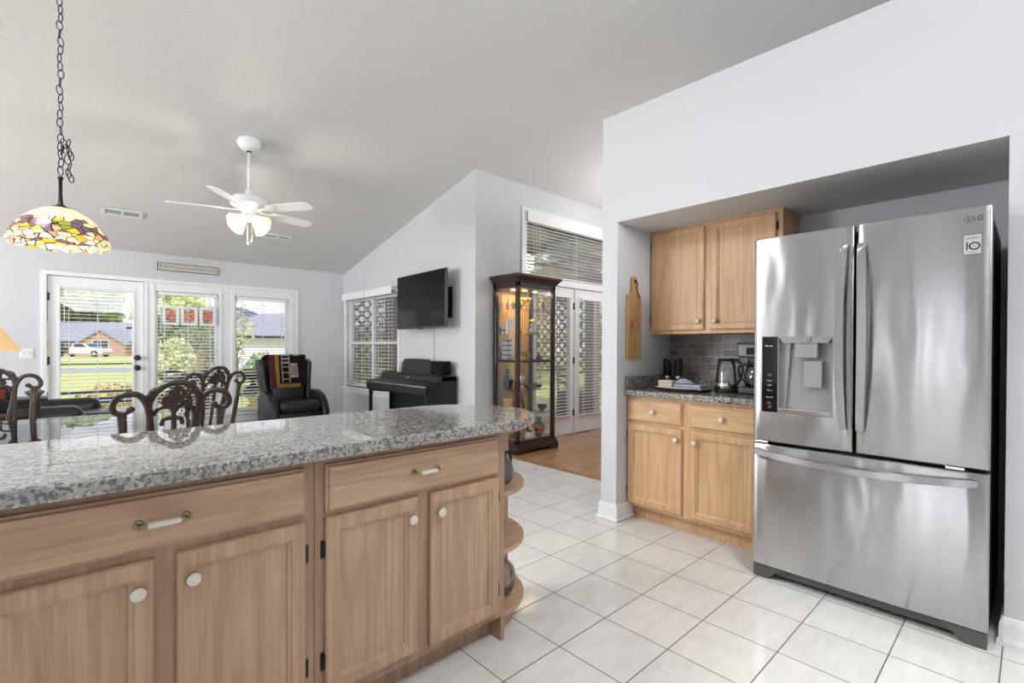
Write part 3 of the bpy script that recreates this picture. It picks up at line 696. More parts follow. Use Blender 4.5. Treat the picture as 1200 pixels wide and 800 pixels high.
# handles: flat bowed bars, tapering at both ends
def bar_handle(parent, x, z0, z1, sgn):
    b = MB(); bm = b.bm; n = 16; R_ = []
    for i in range(n+1):
        t = i/n; z = z0+(z1-z0)*t; y = -.018-.040*math.sin(PI*t)**.6; wv = .018+.004*math.sin(PI*t)
        xo = x-sgn*.012*math.sin(PI*t)
        R_.append([bm.verts.new(q) for q in ((xo-wv, y+.004, z), (xo-wv*.8, y-.010, z), (xo+wv*.8, y-.010, z), (xo+wv, y+.004, z), (xo+wv*.8, y+.014, z), (xo-wv*.8, y+.014, z))])
    for A, B in zip(R_, R_[1:]):
        for k in range(6): bm.faces.new((A[k], A[(k+1) % 6], B[(k+1) % 6], B[k]))
    bm.faces.new(R_[0][::-1]); bm.faces.new(R_[-1])
    bmesh.ops.recalc_face_normals(bm, faces=bm.faces[:])
    for z in (z0+.02, z1-.02): b.box(x-.012, x+.012, -.02, .002, z-.015, z+.015, .003)
    return b.build('door_handle', 'steelh', parent, 'auto')
bar_handle(ld, .413, .83, 1.69, 1); bar_handle(rd, .478, .83, 1.69, -1)
b = MB(); bm = b.bm; R_ = []; n = 20
for i in range(n+1):
    t = i/n; x = .02+(.870-.02)*t; y = -.016-.040*math.sin(PI*t)**.6; z = .668-.022*math.sin(PI*t); hw = .019
    R_.append([bm.verts.new(q) for q in ((x, y+.004, z-hw), (x, y-.010, z-hw*.75), (x, y-.010, z+hw*.75), (x, y+.004, z+hw), (x, y+.014, z+hw*.7), (x, y+.014, z-hw*.7))])
for A, B in zip(R_, R_[1:]):
    for k in range(6): bm.faces.new((A[k], A[(k+1) % 6], B[(k+1) % 6], B[k]))
bm.faces.new(R_[0][::-1]); bm.faces.new(R_[-1]); bmesh.ops.recalc_face_normals(bm, faces=bm.faces[:])
for x in (.04, .85): b.box(x-.015, x+.015, -.02, .002, .655, .68, .003)
b.build('drawer_handle', 'steelh', fd, 'auto')
for x in (.045, .80): MB().box(x-.03, x+.03, .004, .03, .709, .721, .002).build('door_hinge', 'chrome', fr)
k = MB().box(.02, W-.02, .03, .08, .025, .068, .006)
k.build('toe_grille', 'dgrey', fr)
for x0, x1, sg in ((.006, .16, 1), (W-.16, W-.006, -1)):
    xa, xb = (x0, x1) if sg > 0 else (x1, x0)
    MB().prism([(xa, .068), (xb, .068), (xb, .055), (xa+(xb-xa)*.75, .045), (xa+(xb-xa)*.55, .014), (xa+(xb-xa)*.42, .0), (xa, .0)], .01, .09, 'y', .004).build('fridge_foot', 'dgrey', fr)
# maker's marks on the right door
q = MB(); q.tube([(.832+.0115*math.cos(2*PI*i/24), -.0022, 1.735+.0115*math.sin(2*PI*i/24)) for i in range(24)], .0011, 6, True)
q.box(.8315, .8345, -.003, -.0015, 1.729, 1.742).box(.8315, .8395, -.003, -.0015, 1.728, 1.7305).lathe([(0, -.001), (.0017, 0), (0, .001)], (.827, -.0022, 1.738), 8)
q.build('round_emblem', 'label', rd)
text('door_lettering', 'LG', .026, 'label', rd, (.862, -.0022, 1.735), (PI/2, 0, 0), .0006)
MB().box(.818, .874, -.0026, .001, 1.590, 1.671).build('energy_plate', 'label', rd)
MB().box(.8197, .8723, -.0030, .001, 1.5917, 1.6693).build('plate_face', 'lightgrey', rd)
text('plate_lettering', 'LINEAR', .0125, 'label', rd, (.846, -.0033, 1.656), (PI/2, 0, 0), .0003)
text('plate_lettering', '1', .047, 'black', rd, (.830, -.0033, 1.624), (PI/2, 0, 0), .0003)
MB().tube([(.8525+.0150*math.cos(2*PI*i/28), -.0033, 1.624+.0135*math.sin(2*PI*i/28)) for i in range(28)], .0028, 6, True, .3).build('plate_ring', 'black', rd)
text('plate_lettering', 'YEAR', .0065, 'label', rd, (.8525, -.0034, 1.624), (PI/2, 0, 0), .0003)
text('plate_lettering', 'WARRANTY', .006, 'label', rd, (.846, -.0033, 1.600), (PI/2, 0, 0), .0003)

# ---------------------------------------------------------------- on and around the alcove counter
ZC = .9125
cb = thing('cutting_board', 'long bamboo paddle board hanging on the alcove side wall', 'cutting board', (3.015, 1.966, 0))
out = [(-.084, 1.135), (-.078, 1.128), (.078, 1.128), (.084, 1.135), (.084, 1.575), (.078, 1.585), (.045, 1.595), (.034, 1.61), (.03, 1.64), (.032, 1.69)]
out += [(.032*math.cos(t*PI/8), 1.69+.03*math.sin(t*PI/8)) for t in range(1, 8)] + [(-.032, 1.69), (-.03, 1.64), (-.034, 1.61), (-.045, 1.595), (-.078, 1.585), (-.084, 1.575)]
MB().prism(out, -.02, -.002, 'y', .003).build('paddle', 'bamboo', cb)
MB().lathe([(.013, -.0003), (.013, .0012), (0, .0012)], (0, 0, 0), 14, m=Matrix.Translation((0, -.020, 1.685)) @ Matrix.Rotation(PI/2, 4, 'X')).build('hanging_hole', 'matteblack', cb)
MB().tube(spline([(.004, -.024, 1.69), (.02, -.028, 1.665), (.016, -.027, 1.63), (.034, -.026, 1.60), (.05, -.025, 1.565)], 5), .004, 6).build('leather_loop', 'darkbrown', cb, True)
e = MB()
e.tube([(.018+.034*math.cos(2*PI*i/24), -.0205, 1.37+.042*math.sin(2*PI*i/24)) for i in range(24)], .0016, 5, True)
for z in (1.40, 1.385, 1.37, 1.355, 1.34): e.box(-.052, -.03, -.0212, -.0198, z-.003, z+.003)
e.box(.0, .04, -.0212, -.0198, 1.368, 1.372)
e.build('burnt_mark', 'darkbrown', cb)
ty = thing('serving_tray', 'oval wooden tray holding folded towels on the alcove counter', 'tray', (3.17, 1.66, ZC))
MB().lathe([(0, 0), (.12, 0), (.165, .006), (.19, .016), (.195, .022), (.188, .024), (.165, .014), (.12, .008), (0, .008)], (0, 0, 0), 40, sx=.68, sy=1.04).build('tray_dish', 'bamboo', ty, True)
MB().lathe([(.17, .001), (.193, .013), (.197, .0215), (.1985, .020), (.193, .010), (.172, -.001)], (0, 0, 0), 40, sx=.68, sy=1.04).build('tray_rim', 'darkbrown', ty, True)
def towel(label, mat, cx, cy, z, sx, sy, h, rz, group, fold=3):
    t = thing('folded_towel', label, 'towel', (cx, cy, z), rz, group); hh = h/fold
    for i in range(fold):
        k = 1-.03*i
        MB().box(-sx*k/2+.002*(i % 2), sx*k/2, -sy*k/2, sy*k/2-.003*(i % 2), hh*i+.0005, hh*(i+1)-.0005, hh*.42, 4).build('towel_fold', mat, t, True)
    return t
towel('cream folded towel stack at the left end of the wooden tray', 'towelw', 3.15, 1.765, ZC+.013, .10, .11, .055, .15, 'towels on the tray')
towel('pale blue folded towel on the right side of the wooden tray', 'towel', 3.155, 1.59, ZC+.013, .13, .21, .036, -.08, 'towels on the tray', 2)
t = thing('crumpled_cloth', 'pale blue crumpled cloth lying on the folded blue towel', 'towel', (3.155, 1.64, ZC+.050), .3)
MB().grid(lambda u, v: ((u-.5)*.10, (v-.5)*.13, .004+.034*max(0, math.sin(PI*u))*max(0, math.sin(PI*v))*(.6+.4*math.sin(9*u+4*v))), 16, 16).build('cloth', 'towel', t, True)
def mill(label, x, y, ang):
    t = thing('pepper_mill', label, 'pepper mill', (x, y, ZC), ang, 'electric mills')
    MB().lathe([(0, 0), (.024, 0), (.026, .01), (.026, .055), (.024, .06), (0, .06)], (0, 0, 0), 22).build('spice_chamber', 'jug', t, True)
    MB().lathe([(.0255, .055), (.028, .057), (.028, .085), (.0255, .087)], (0, 0, 0), 22).build('steel_collar', 'chrome', t, True)
    b = MB().lathe([(0, .087), (.0275, .087), (.030, .10), (.030, .185), (.026, .202), (0, .205)], (0, 0, 0), 22)
    for v_ in b.bm.verts:
        if v_.co.z > .17: v_.co.z += v_.co.y*.55
    b.build('mill_body', 'matteblack', t, 'auto'); return t
mill('black and steel electric mill nearest the corner on the alcove counter', 3.40, 1.905, 0); mill('black and steel electric mill standing right of its twin behind the tray', 3.40, 1.815, 2.2)
ke = thing('glass_kettle', 'glass kettle with black handle on a steel base beside the coffee maker', 'kettle', (3.28, 1.405, ZC))
MB().lathe([(0, 0), (.075, 0), (.078, .006), (.078, .02), (.07, .026), (0, .026)], (0, 0, 0), 30).build('kettle_base', 'matteblack', ke, True)
MB().lathe([(.069, .027), (.071, .03), (.071, .062), (.068, .066), (0, .066)], (0, 0, 0), 30).build('steel_band', 'chrome', ke, True)
MB().lathe([(.067, .066), (.066, .10), (.058, .17), (.052, .215), (.050, .215), (.056, .17), (.064, .1), (.065, .068)], (0, 0, 0), 30).build('glass_body', 'jug', ke, True)
MB().lathe([(0, .228), (.05, .226), (.054, .218), (.054, .210), (0, .21)], (0, 0, 0), 26).prism([(-.03, .222), (-.085, .226), (-.085, .219), (-.03, .214)], -.012, .012, 'x').build('kettle_lid', 'matteblack', ke, True)
MB().tube(spline([(0, -.045, .215), (0, -.085, .205), (0, -.105, .17), (0, -.1, .12), (0, -.082, .075), (0, -.068, .06)], 6), [.010]*31, 10, flat=.7).build('kettle_handle', 'matteblack', ke, True)
co = thing('coffee_maker', 'black drip coffee maker partly hidden behind the refrigerator edge', 'coffee maker', (3.30, 1.21, ZC))
MB().box(-.10, .12, -.095, .095, 0, .045, .012).build('warming_base', 'black', co)
MB().box(.05, .12, -.09, .09, .045, .30, .01).build('water_tank', 'black', co)
MB().box(-.10, .12, -.095, .095, .235, .325, .012).build('brew_head', 'brushed', co)
MB().box(-.104, -.099, -.035, .035, .255, .30, .002).build('control_window', 'gloss', co)
MB().box(-.102, .122, -.097, .097, .322, .335, .005).build('top_lid', 'black', co)
MB().lathe([(0, .05), (.06, .05), (.072, .075), (.072, .13), (.058, .175), (.05, .185), (.048, .183), (.056, .172), (.069, .128), (.069, .078), (.058, .055), (0, .055)], (-.03, 0, 0), 26).build('carafe', 'jug', co, True)
MB().lathe([(.05, .184), (.06, .19), (.06, .20), (0, .204), (0, .19)], (-.03, 0, 0), 24).build('carafe_lid', 'black', co, True)
MB().tube(spline([(-.03, .055, .19), (-.03, .10, .185), (-.03, .112, .15), (-.03, .10, .10), (-.03, .07, .085)], 5), .009, 8).build('carafe_handle', 'black', co, True)

# ================================================================ DINING AREA
def make_chair():
    t = thing('dining_chair', '', 'dining chair', (0, 0, 0))
    # seat and frame: local +y is the way the sitter faces, the back stands at y = 0
    MB().prism([(-.20, .0), (.20, .0), (.245, .44), (.15, .47), (-.15, .47), (-.245, .44)], .40, .435, 'z', .006).build('seat_frame', 'chairwood', t)
    MB().prism([(-.19, .02), (.19, .02), (.232, .43), (.14, .455), (-.14, .455), (-.232, .43)], .435, .475, 'z', .016).build('seat_cushion', 'creamcloth', t, 'auto')
    rk = .25                                                           # rake of the back
    def B(x, z): return (x, -(z-.42)*rk, z)
    def S(pts, n=6): return spline([B(*p) for p in pts], n)
    # picture units of one chair back: centre 600, 853 wide for .423 m
    def U(px, py): return ((px-595)*.000438, 1.050-(py-190)*.00050)
    for s in (-1, 1):
        mr = lambda L: [((x if s < 0 else -x), z) for x, z in [U(*p) for p in L]]
        sc_ = MB()
        sc_.tube(S(mr([(440, 1320), (415, 1000), (398, 720), (402, 560), (395, 440), (372, 360), (335, 305), (285, 278), (225, 273), (165, 295), (125, 345), (118, 395), (145, 430), (190, 436), (228, 424), (252, 404)])), [.0140]*36+[.013]*40+[.011]*15, 8)
        sc_.lathe([(0, -.016), (.014, -.008), (.016, 0), (.014, .008), (0, .016)], B(*mr([(252, 404)])[0]), 10)
        sc_.build('scroll_arm', 'chairwood', t, True)
        po = MB(); a = mr([(188, 436)])[0]
        po.tube([B(*a), B((a[0]*.97), .80), B(a[0]*.90, .46), (a[0]*.88, .0, .40)], [.0165, .0165, .0175, .019], 8)
        po.build('back_post', 'chairwood', t, True)
        ro = MB(); ro.tube(S(mr([(380, 312), (410, 285), (432, 268), (458, 268)])), .012, 8); ro.lathe([(0, -.019), (.016, -.01), (.019, 0), (.016, .01), (0, .019)], B(*mr([(428, 264)])[0]), 10)
        ro.build('rosette', 'chairwood', t, True)
        MB().tube([(s*.18, .01, .41), (s*.185, -.03, .2), (s*.19, -.075, 0)], [.02, .018, .016], 8).build('leg', 'chairwood', t, True)
        MB().tube(spline([(s*.215, .43, .41), (s*.245, .455, .33), (s*.225, .43, .16), (s*.225, .44, .05), (s*.235, .47, .0)], 5), [.026]*6+[.02]*8+[.015]*7, 8).build('leg', 'chairwood', t, True)
    ar = [(470, 1320), (462, 900), (440, 600), (428, 480), (418, 410), (428, 340), (465, 270), (530, 212), (610, 190), (690, 205), (745, 262), (772, 340), (770, 420), (752, 480), (742, 600), (722, 900), (714, 1320)]
    MB().tube(S([U(600+(x_-600)*(1.16 if y_ < 620 else 1.0), y_) for x_, y_ in ar]), .0135, 8).build('arched_frame', 'chairwood', t, True)
    sp = MB()
    sp.tube(S([U(*p) for p in [(595, 1320), (596, 900), (597, 560), (590, 480), (600, 380), (618, 300), (618, 225)]]), .011, 8)
    for L in ([(590, 500), (530, 505), (505, 520), (495, 560)], [(597, 500), (640, 505), (660, 520), (668, 560)], [(430, 470), (450, 430), (500, 403), (560, 408), (588, 440)], [(765, 480), (745, 420), (700, 385), (640, 400), (605, 440)], [(690, 480), (705, 450), (700, 420), (680, 405)]):
        sp.tube(S([U(*p) for p in L], 5), .0095, 6)
    sp.build('splat', 'chairwood', t, True)
    fl = MB(); rnd = random.Random(3)
    for cx, cy, r in ((618, 245, 30), (560, 300, 42), (680, 295, 42), (520, 350, 34), (715, 350, 32), (600, 330, 34), (650, 350, 26), (555, 375, 26)):
        x, z = U(cx, cy); q = r*.0005
        for k in range(5):
            a = 2*PI*k/5+rnd.random()
            fl.tube(S([(x, z), (x+q*.6*math.cos(a+.4), z+q*.6*math.sin(a+.4)), (x+q*1.15*math.cos(a), z+q*1.15*math.sin(a))], 3), [.004, .007, .008, .0085, .008, .006, .003], 6)
        x2, z2 = U(610, cy+30); fl.tube([B(x, z), B((x+x2)/2, (z+z2)/2+.004), B(x2, z2)], .004, 5)
    fl.build('leaf_filigree', 'chairwood', t, True)
    MB().tube(spline([(-.21, .04, .2), (0, .2, .16), (.21, .42, .2)], 6), .009, 6).tube(spline([(.21, .04, .2), (0, .2, .18), (-.21, .42, .2)], 6), .009, 6).build('stretcher', 'chairwood', t, True)
    return t
ch = make_chair()
def put_chair(o, x, y, rz, label):
    o.location = (x, y, 0); o.rotation_euler.z = rz; o['label'] = label; o['group'] = 'scroll-back dining chairs'; return o
c2 = copy_tree(ch); c3 = copy_tree(ch)
put_chair(ch, .365, 2.67, 0, 'carved scroll-back dining chair directly behind the island, nearest and whole-backed')
put_chair(c2, .81, 4.24, math.radians(16), 'carved scroll-back dining chair behind the nearest one, before the far windows')
put_chair(c3, -.30, 4.40, PI, 'carved scroll-back dining chair cut by the left picture edge, beyond the glass table')
tb = thing('dining_table', 'glass-topped dining table behind the island counter', 'dining table', (-.15, 3.68, 0))
MB().prism([(x*.75, y*.56) for x, y in [(-1, -.85), (-.92, -1), (.92, -1), (1, -.85), (1, .85), (.92, 1), (-.92, 1), (-1, .85)]], .735, .750, 'z', .003).build('glass_top', 'tableglass', tb)
for s in (-1, 1):
    MB().lathe([(0, 0), (.20, 0), (.21, .02), (.15, .05), (.07, .09), (.055, .2), (.08, .36), (.075, .45), (.045, .52), (.06, .64), (.14, .71), (.17, .735), (0, .735)], (s*.42, 0, 0), 24).build('pedestal', 'chairwood', tb, True)
# pendant lamp with a leaded glass dome
PX, PY, PZ = .007, 3.692, 1.768
pd = thing('pendant_lamp', 'stained glass dome pendant lamp hanging on a long dark chain', 'pendant lamp', (PX, PY, PZ))
prof = [(r_*.90, z_*.84) for r_, z_ in ((.236, .0), (.240, .012), (.238, .03), (.228, .066), (.208, .106), (.178, .148), (.138, .188), (.092, .220), (.046, .240), (.03, .243))]
b = MB(); bm = b.bm; n = 96; RR = []
for k, (r, z) in enumerate(prof):
    RR.append([bm.verts.new(((r+(.004*math.sin(i*2*PI/8) if k < 2 else 0))*math.cos(2*PI*i/n), r*math.sin(2*PI*i/n), z-(.012*abs(math.sin(PI*i/6)) if k == 0 else 0))) for i in range(n)])
for A, B_ in zip(RR, RR[1:]):
    for i in range(n): bm.faces.new((A[i], A[(i+1) % n], B_[(i+1) % n], B_[i]))
bmesh.ops.solidify(bm, geom=bm.faces[:], thickness=.004)
b.build('glass_dome', 'tiffany', pd, True)
MB().lathe([(.05, .198), (.045, .204), (.02, .216), (.011, .228), (.0085, .27), (.0085, .36), (.012, .362), (.012, .375), (0, .38)], (0, 0, 0), 18).build('lamp_cap', 'iron', pd, True)
MB().lathe([(0, .10), (.02, .11), (.03, .14), (.02, .17), (.012, .2), (0, .24)], (0, 0, 0), 14).build('light_bulb', 'bulb', pd, True)
cn = MB(); z = .385; i = 0; ztop = cz(PY)-PZ-.03
def link(x, y, z, a, tilt=0, L=.026, w=.0135):
    pts = []
    for k in range(12):
        q = 2*PI*k/12; u = w*math.cos(q); h = L*math.sin(q)
        pts.append((x+u*math.cos(a)+h*math.sin(tilt), y+u*math.sin(a), z+h*math.cos(tilt)))
    cn.tube(pts, .0027, 5, True)
while z < ztop:
    link(.003*math.sin(i*1.7), 0, z+.024, (i % 2)*PI/2+.35*math.sin(i)+.6, .08*math.sin(i*2.3)); z += .0445; i += 1
for k, (dx, dz) in enumerate(((.03, .47), (.045, .50), (.05, .455), (.04, .41), (.052, .37), (.045, .335), (.02, .50), (.012, .46), (.06, .43), (.058, .31))):
    link(dx*.72, -dx*.68, dz+.06, k*1.1, .25*math.sin(k*2.0))
cn.build('lamp_chain', 'iron', pd, True)
MB().lathe([(0, 0), (.065, 0), (.06, -.02), (.02, -.035), (0, -.035)], (0, 0, cz(PY)-PZ-.002), 20).build('ceiling_canopy', 'iron', pd, True)
pll = bpy.data.lights.new('pendant_bulb_light', 'POINT'); pll.energy = 3; pll.color = (1, .94, .86); pll.shadow_soft_size = .03
plo = bpy.data.objects.new('pendant_bulb_light', pll); COL.objects.link(plo); plo.location = (PX, PY, PZ+.05)

# ================================================================ CEILING THINGS
FX, FY = 1.305, 5.02; FZ = cz(FY)
fan = thing('ceiling_fan', 'white five-blade ceiling fan with lit frosted glass shades', 'ceiling fan', (FX, FY, 2.48))
MB().lathe([(0, FZ-2.48+.03), (.10, FZ-2.48+.02), (.102, FZ-2.48-.02), (.075, FZ-2.48-.065), (.03, FZ-2.48-.085), (0, FZ-2.48-.085)], (0, 0, 0), 28).build('canopy', 'white', fan, 'auto')
MB().lathe([(0, FZ-2.48-.06), (.026, FZ-2.48-.075), (.02, FZ-2.48-.095), (0, FZ-2.48-.097)], (0, 0, 0), 14).build('canopy_ball', 'matteblack', fan, True)
MB().cyl((0, 0, .12), (0, 0, FZ-2.48-.09), .016, 12).lathe([(.016, .2), (.035, .17), (.03, .14), (.05, .13), (0, .13)], (0, 0, 0), 16).build('downrod', 'white', fan, True)
MB().lathe([(0, .14), (.06, .135), (.14, .115), (.158, .09), (.158, .045), (.13, .025), (.10, .01), (.06, -.01), (.055, -.04), (0, -.04)], (0, 0, 0), 32).build('motor_housing', 'white', fan, 'auto')
M['fanglow'] = M['white']
for k in range(5):
    a = math.radians(16+72*k); m = Matrix.Rotation(a, 4, 'Z') @ Matrix.Rotation(math.radians(-12), 4, 'X')
    outl = [(.21, -.052), (.30, -.062), (.50, -.070), (.60, -.068), (.645, -.05), (.66, 0), (.645, .05), (.60, .068), (.50, .070), (.30, .062), (.21, .052)]
    MB().prism(outl, .001, .009, 'z', .002, m=m).build('fan_blade', 'white', fan)
    MB().prism([(.09, -.022), (.16, -.014), (.22, -.04), (.27, -.03), (.27, .03), (.22, .04), (.16, .014), (.09, .022)], -.006, .001, 'z', .001, m=m).build('blade_iron', 'white', fan)
MB().lathe([(0, -.04), (.05, -.04), (.055, -.055), (.045, -.085), (.03, -.10), (0, -.105)], (0, 0, 0), 20).build('light_fitter', 'white', fan, True)
for k in range(4):
    a = math.radians(30+90*k); m = Matrix.Translation(((.055)*math.cos(a), .055*math.sin(a), -.07)) @ Matrix.Rotation(a, 4, 'Z') @ Matrix.Rotation(math.radians(-56), 4, 'Y')
    s_ = MB().lathe([(.022, 0), (.03, -.015), (.045, -.045), (.058, -.085), (.074, -.125), (.080, -.135), (.076, -.134), (.054, -.088), (.04, -.048), (.024, -.016)], (0, 0, 0), 28, m=m).build('glass_shade', 'fanshade', fan, True)
    MB().lathe([(.02, .008), (.024, 0), (.024, -.012), (.018, -.03), (0, -.03)], (0, 0, 0), 14, m=m).build('lamp_holder', 'white', s_, True)
for x, L, nm in ((.02, .17, 'pull_chain'), (-.02, .20, 'pull_chain')):
    MB().cyl((x, -.02, -.10), (x, -.02, -.10-L), .0016, 5).lathe([(0, 0), (.008, .006), (.009, .016), (.004, .03), (0, .034)], (x, -.02, -.13-L), 10).build(nm, 'brass' if x > 0 else 'white', fan, True)
fl_ = bpy.data.lights.new('fan_light', 'POINT'); fl_.energy = 17; fl_.color = (1, .92, .80); fl_.shadow_soft_size = .06
flo = bpy.data.objects.new('fan_light', fl_); COL.objects.link(flo); flo.location = (FX, FY, 2.20)
def vent(label, cx, cy, w, d):
    t = thing('ceiling_vent', label, 'air vent', (cx, cy, cz(cy)-.002), 0, 'ceiling air vents'); t.rotation_euler = (-math.atan(SL), 0, 0)
    f = MB()
    for a in ((-w/2, w/2, -d/2, -d/2+.028), (-w/2, w/2, d/2-.028, d/2), (-w/2, -w/2+.03, -d/2, d/2), (w/2-.03, w/2, -d/2, d/2), (-.012, .012, -d/2, d/2)): f.box(*a, -.012, 0, .003)
    f.build('vent_frame', 'white', t)
    MB().box(-w/2+.01, w/2-.01, -d/2+.01, d/2-.01, -.002, .0015).build('vent_backing', 'dgrey', t)
    l = MB(); n = 22
    for i in range(n):
        x = -w/2+.034+(w-.068)*i/(n-1)
        if abs(x) > .016: l.box(x-.0025, x+.0025, -d/2+.026, d/2-.026, -.009, -.001, m=None)
    l.build('vent_louvres', 'white', t); return t
vent('white slotted ceiling vent between the stained glass pendant and the fan', .515, 6.87, .36, .17)
vent('white slotted ceiling vent seen just below the fan blades', 2.135, 6.89, .36, .14)

# ================================================================ FAR WALL
sg = thing('word_sign', 'narrow grey-framed sign with a line of lettering above the middle window', 'sign', (1.308, YF, 2.27))
MB().box(-.358, .358, -.016, 0, -.052, .052, .002).build('sign_frame', 'label', sg)
MB().box(-.350, .350, -.0175, -.001, -.044, .044).build('sign_face', 'paper', sg)
text('sign_lettering', 'Our Mother-Land is Other Nature Family', .043, 'ink', sg, (0, -.018, 0), (PI/2, 0, 0), .0004, sx=.80)
for s in (-1, 1):
    f = MB()
    for k in range(5): f.tube(spline([(s*.33, -.0182, -.03+.0*k), (s*(.33-.006*k), -.0182, -.01+.008*k), (s*(.345-.012*k), -.0182, .03)], 4), .0013, 5)
    f.build('floral_corner', 'ink', sg)
for ch_, xa, xb, lab in (('\u5bff', 1.005, 1.192, 'first red-character glass panel, leftmost of three in the middle window'), ('\u797f', 1.212, 1.403, 'second red-character glass panel, between the other two'), ('\u798f', 1.431, 1.624, 'third red-character glass panel, rightmost of three in the middle window')):
    t = thing('character_hanging', lab, 'window hanging', ((xa+xb)/2, YF-.022, 1.62), 0, 'red-character panels in the window'); hw = (xb-xa)/2
    f = MB(); e = .034
    for a in ((-hw, -hw+e, -.128, .128), (hw-e, hw, -.128, .128), (-hw+e, hw-e, -.128, -.128+e), (-hw+e, hw-e, .128-e, .128)): f.box(a[0], a[1], -.016, 0, a[2], a[3], .003)
    f.build('panel_frame', 'white', t)
    MB().box(-hw+e, hw-e, -.008, -.004, -.128+e, .128-e).build('panel_pane', 'glass', t)
    text('red_character', ch_, .165, 'redglass', t, (0, -.011, -.008), (PI/2, 0, 0), .002)
    MB().cyl((-hw*.6, -.008, .128), (0, -.008, .20), .0012, 5).cyl((hw*.6, -.008, .128), (0, -.008, .20), .0012, 5).build('hanging_cord', 'matteblack', t)
def plate(name, label, cat, loc, rz, w, h, kind):
    t = thing(name, label, cat, loc, rz); MB().box(-w/2, w/2, -.007, 0, -h/2, h/2, .003).build('cover_plate', 'white', t)
    if kind == 'switch':
        for x in (-w/4, w/4): MB().box(x-.008, x+.008, -.013, -.006, -.016, .016, .002).build('toggle', 'ceramic', t)
    else:
        for z in (-.02, .02): MB().box(-.014, .014, -.0085, -.006, z-.013, z+.013, .003).build('socket', 'ceramic', t)
plate('light_switch', 'white double switch plate beside the glass door hinges', 'light switch', (-.275, YF, 1.115), 0, .115, .115, 'switch')
plate('wall_outlet', 'white wall outlet right of the black wing chair', 'outlet', (3.13, YF, .37), 0, .075, .115, 'outlet')

# ================================================================ LIVING ROOM
wc = thing('recliner_chair', 'black leather wing chair with a rounded seat in front of the far window', 'armchair', (2.36, 7.0, 0), math.radians(2))
# local -y faces the room
def cushion(name, x0, x1, y0, y1, z0, z1, bev, parent, mat='leather', m=None, bulge=0):
    b = MB().box(x0, x1, y0, y1, z0, z1, bev, 4, m=m); return b.build(name, mat, parent, True)
cushion('seat_cushion', -.27, .27, -.36, .22, .33, .48, .065, wc)
cushion('seat_base', -.29, .29, -.30, .26, .12, .34, .04, wc)
mb = Matrix.Translation((0, .20, .42)) @ Matrix.Rotation(math.radians(-10), 4, 'X')
cushion('back_cushion', -.24, .24, -.10, .06, .0, .62, .06, wc, m=mb)
for s in (-1, 1):
    MB().prism([(-.12, 0), (.10, 0), (.10, .60), (-.02, .615), (-.11, .55), (-.09, .30)], s*.27-.035, s*.27+.035, 'x', .02, m=mb @ Matrix(((1, 0, s*.10, 0), (0, 1, 0, 0), (0, 0, 1, 0), (0, 0, 0, 1)))).build('back_wing', 'leather', wc, 'auto')
    a_ = MB().prism([(-.34, .02), (.22, .02), (.22, .52), (.10, .60), (-.05, .60), (-.20, .55), (-.30, .46), (-.36, .34)], s*.33-.055, s*.33+.055, 'x', .035)
    a_.build('arm_rest', 'leather', wc, 'auto')
cushion('back_shell', -.29, .29, .06, .12, -.06, .64, .03, wc, m=mb)
for x in (-.27, .27):
    for y in (-.26, .2): MB().cyl((x, y, .0), (x, y, .14), .018, 10, .026).build('leg', 'black', wc)
th = thing('throw_blanket', 'black woven throw with plum fringe and gold borders draped over the wing chair back', 'blanket', (2.36, 7.0, 0), math.radians(2))
# the cloth hangs over the chair back: local coordinates of the raked back
def drape(u):                                                        # u: 0 lower front edge, .72 over the top, 1 hanging behind
    if u < .68: return (-.125-.006*math.sin(u*11), .20+.46*u/.68)
    if u < .80: q = (u-.68)/.12; return (-.125+.28*q, .665+.012*math.sin(PI*q))
    return (.158, .66-(u-.80)*1.4)
def cloth(name, x0, x1, mat, u0=0, u1=1, lift=0, wav=.006):
    def f(a, b_):
        u = u0+(u1-u0)*b_; y, z = drape(u); x = x0+(x1-x0)*a
        y += wav*math.sin(38*x+5*u)*(1 if u < .7 else -.6) - (lift if u < .74 else -lift); z += (lift if .66 < u < .82 else 0)
        return mb @ Vector((x, y, z))
    return MB().grid(f, 14 if x1-x0 > .1 else 4, 40, thick=.006).build(name, mat, th, True)
cloth('blanket_field', -.17, .26, 'blackcloth')
cloth('plum_fringe', -.255, -.165, 'fringe', wav=.014)
cloth('gold_border', -.168, -.115, 'goldcloth', lift=.003)
cloth('gold_hem', -.17, .16, 'goldcloth', 0, .075, .005)
for x in (-.085, .015): cloth('cream_stripe', x, x+.012, 'creamcloth', .1, .74, .003)
for u in (.16, .30, .42, .50, .58, .66): cloth('cream_stripe', -.075, .018, 'creamcloth', u, u+.016 if u < .45 else u+.035, .003)
cloth('cream_label', .035, .14, 'creamcloth', .20, .50, .004)
for i in range(5): cloth('label_writing', .05+.016*i, .056+.016*i, 'blackcloth', .24, .46-.02*(i % 2), .0055)
cloth('cream_motif', .08, .16, 'creamcloth', .66, .72, .004)

rl = thing('leather_recliner', 'black leather recliner with raised footrest at the far left', 'recliner', (-.38, 6.65, 0))
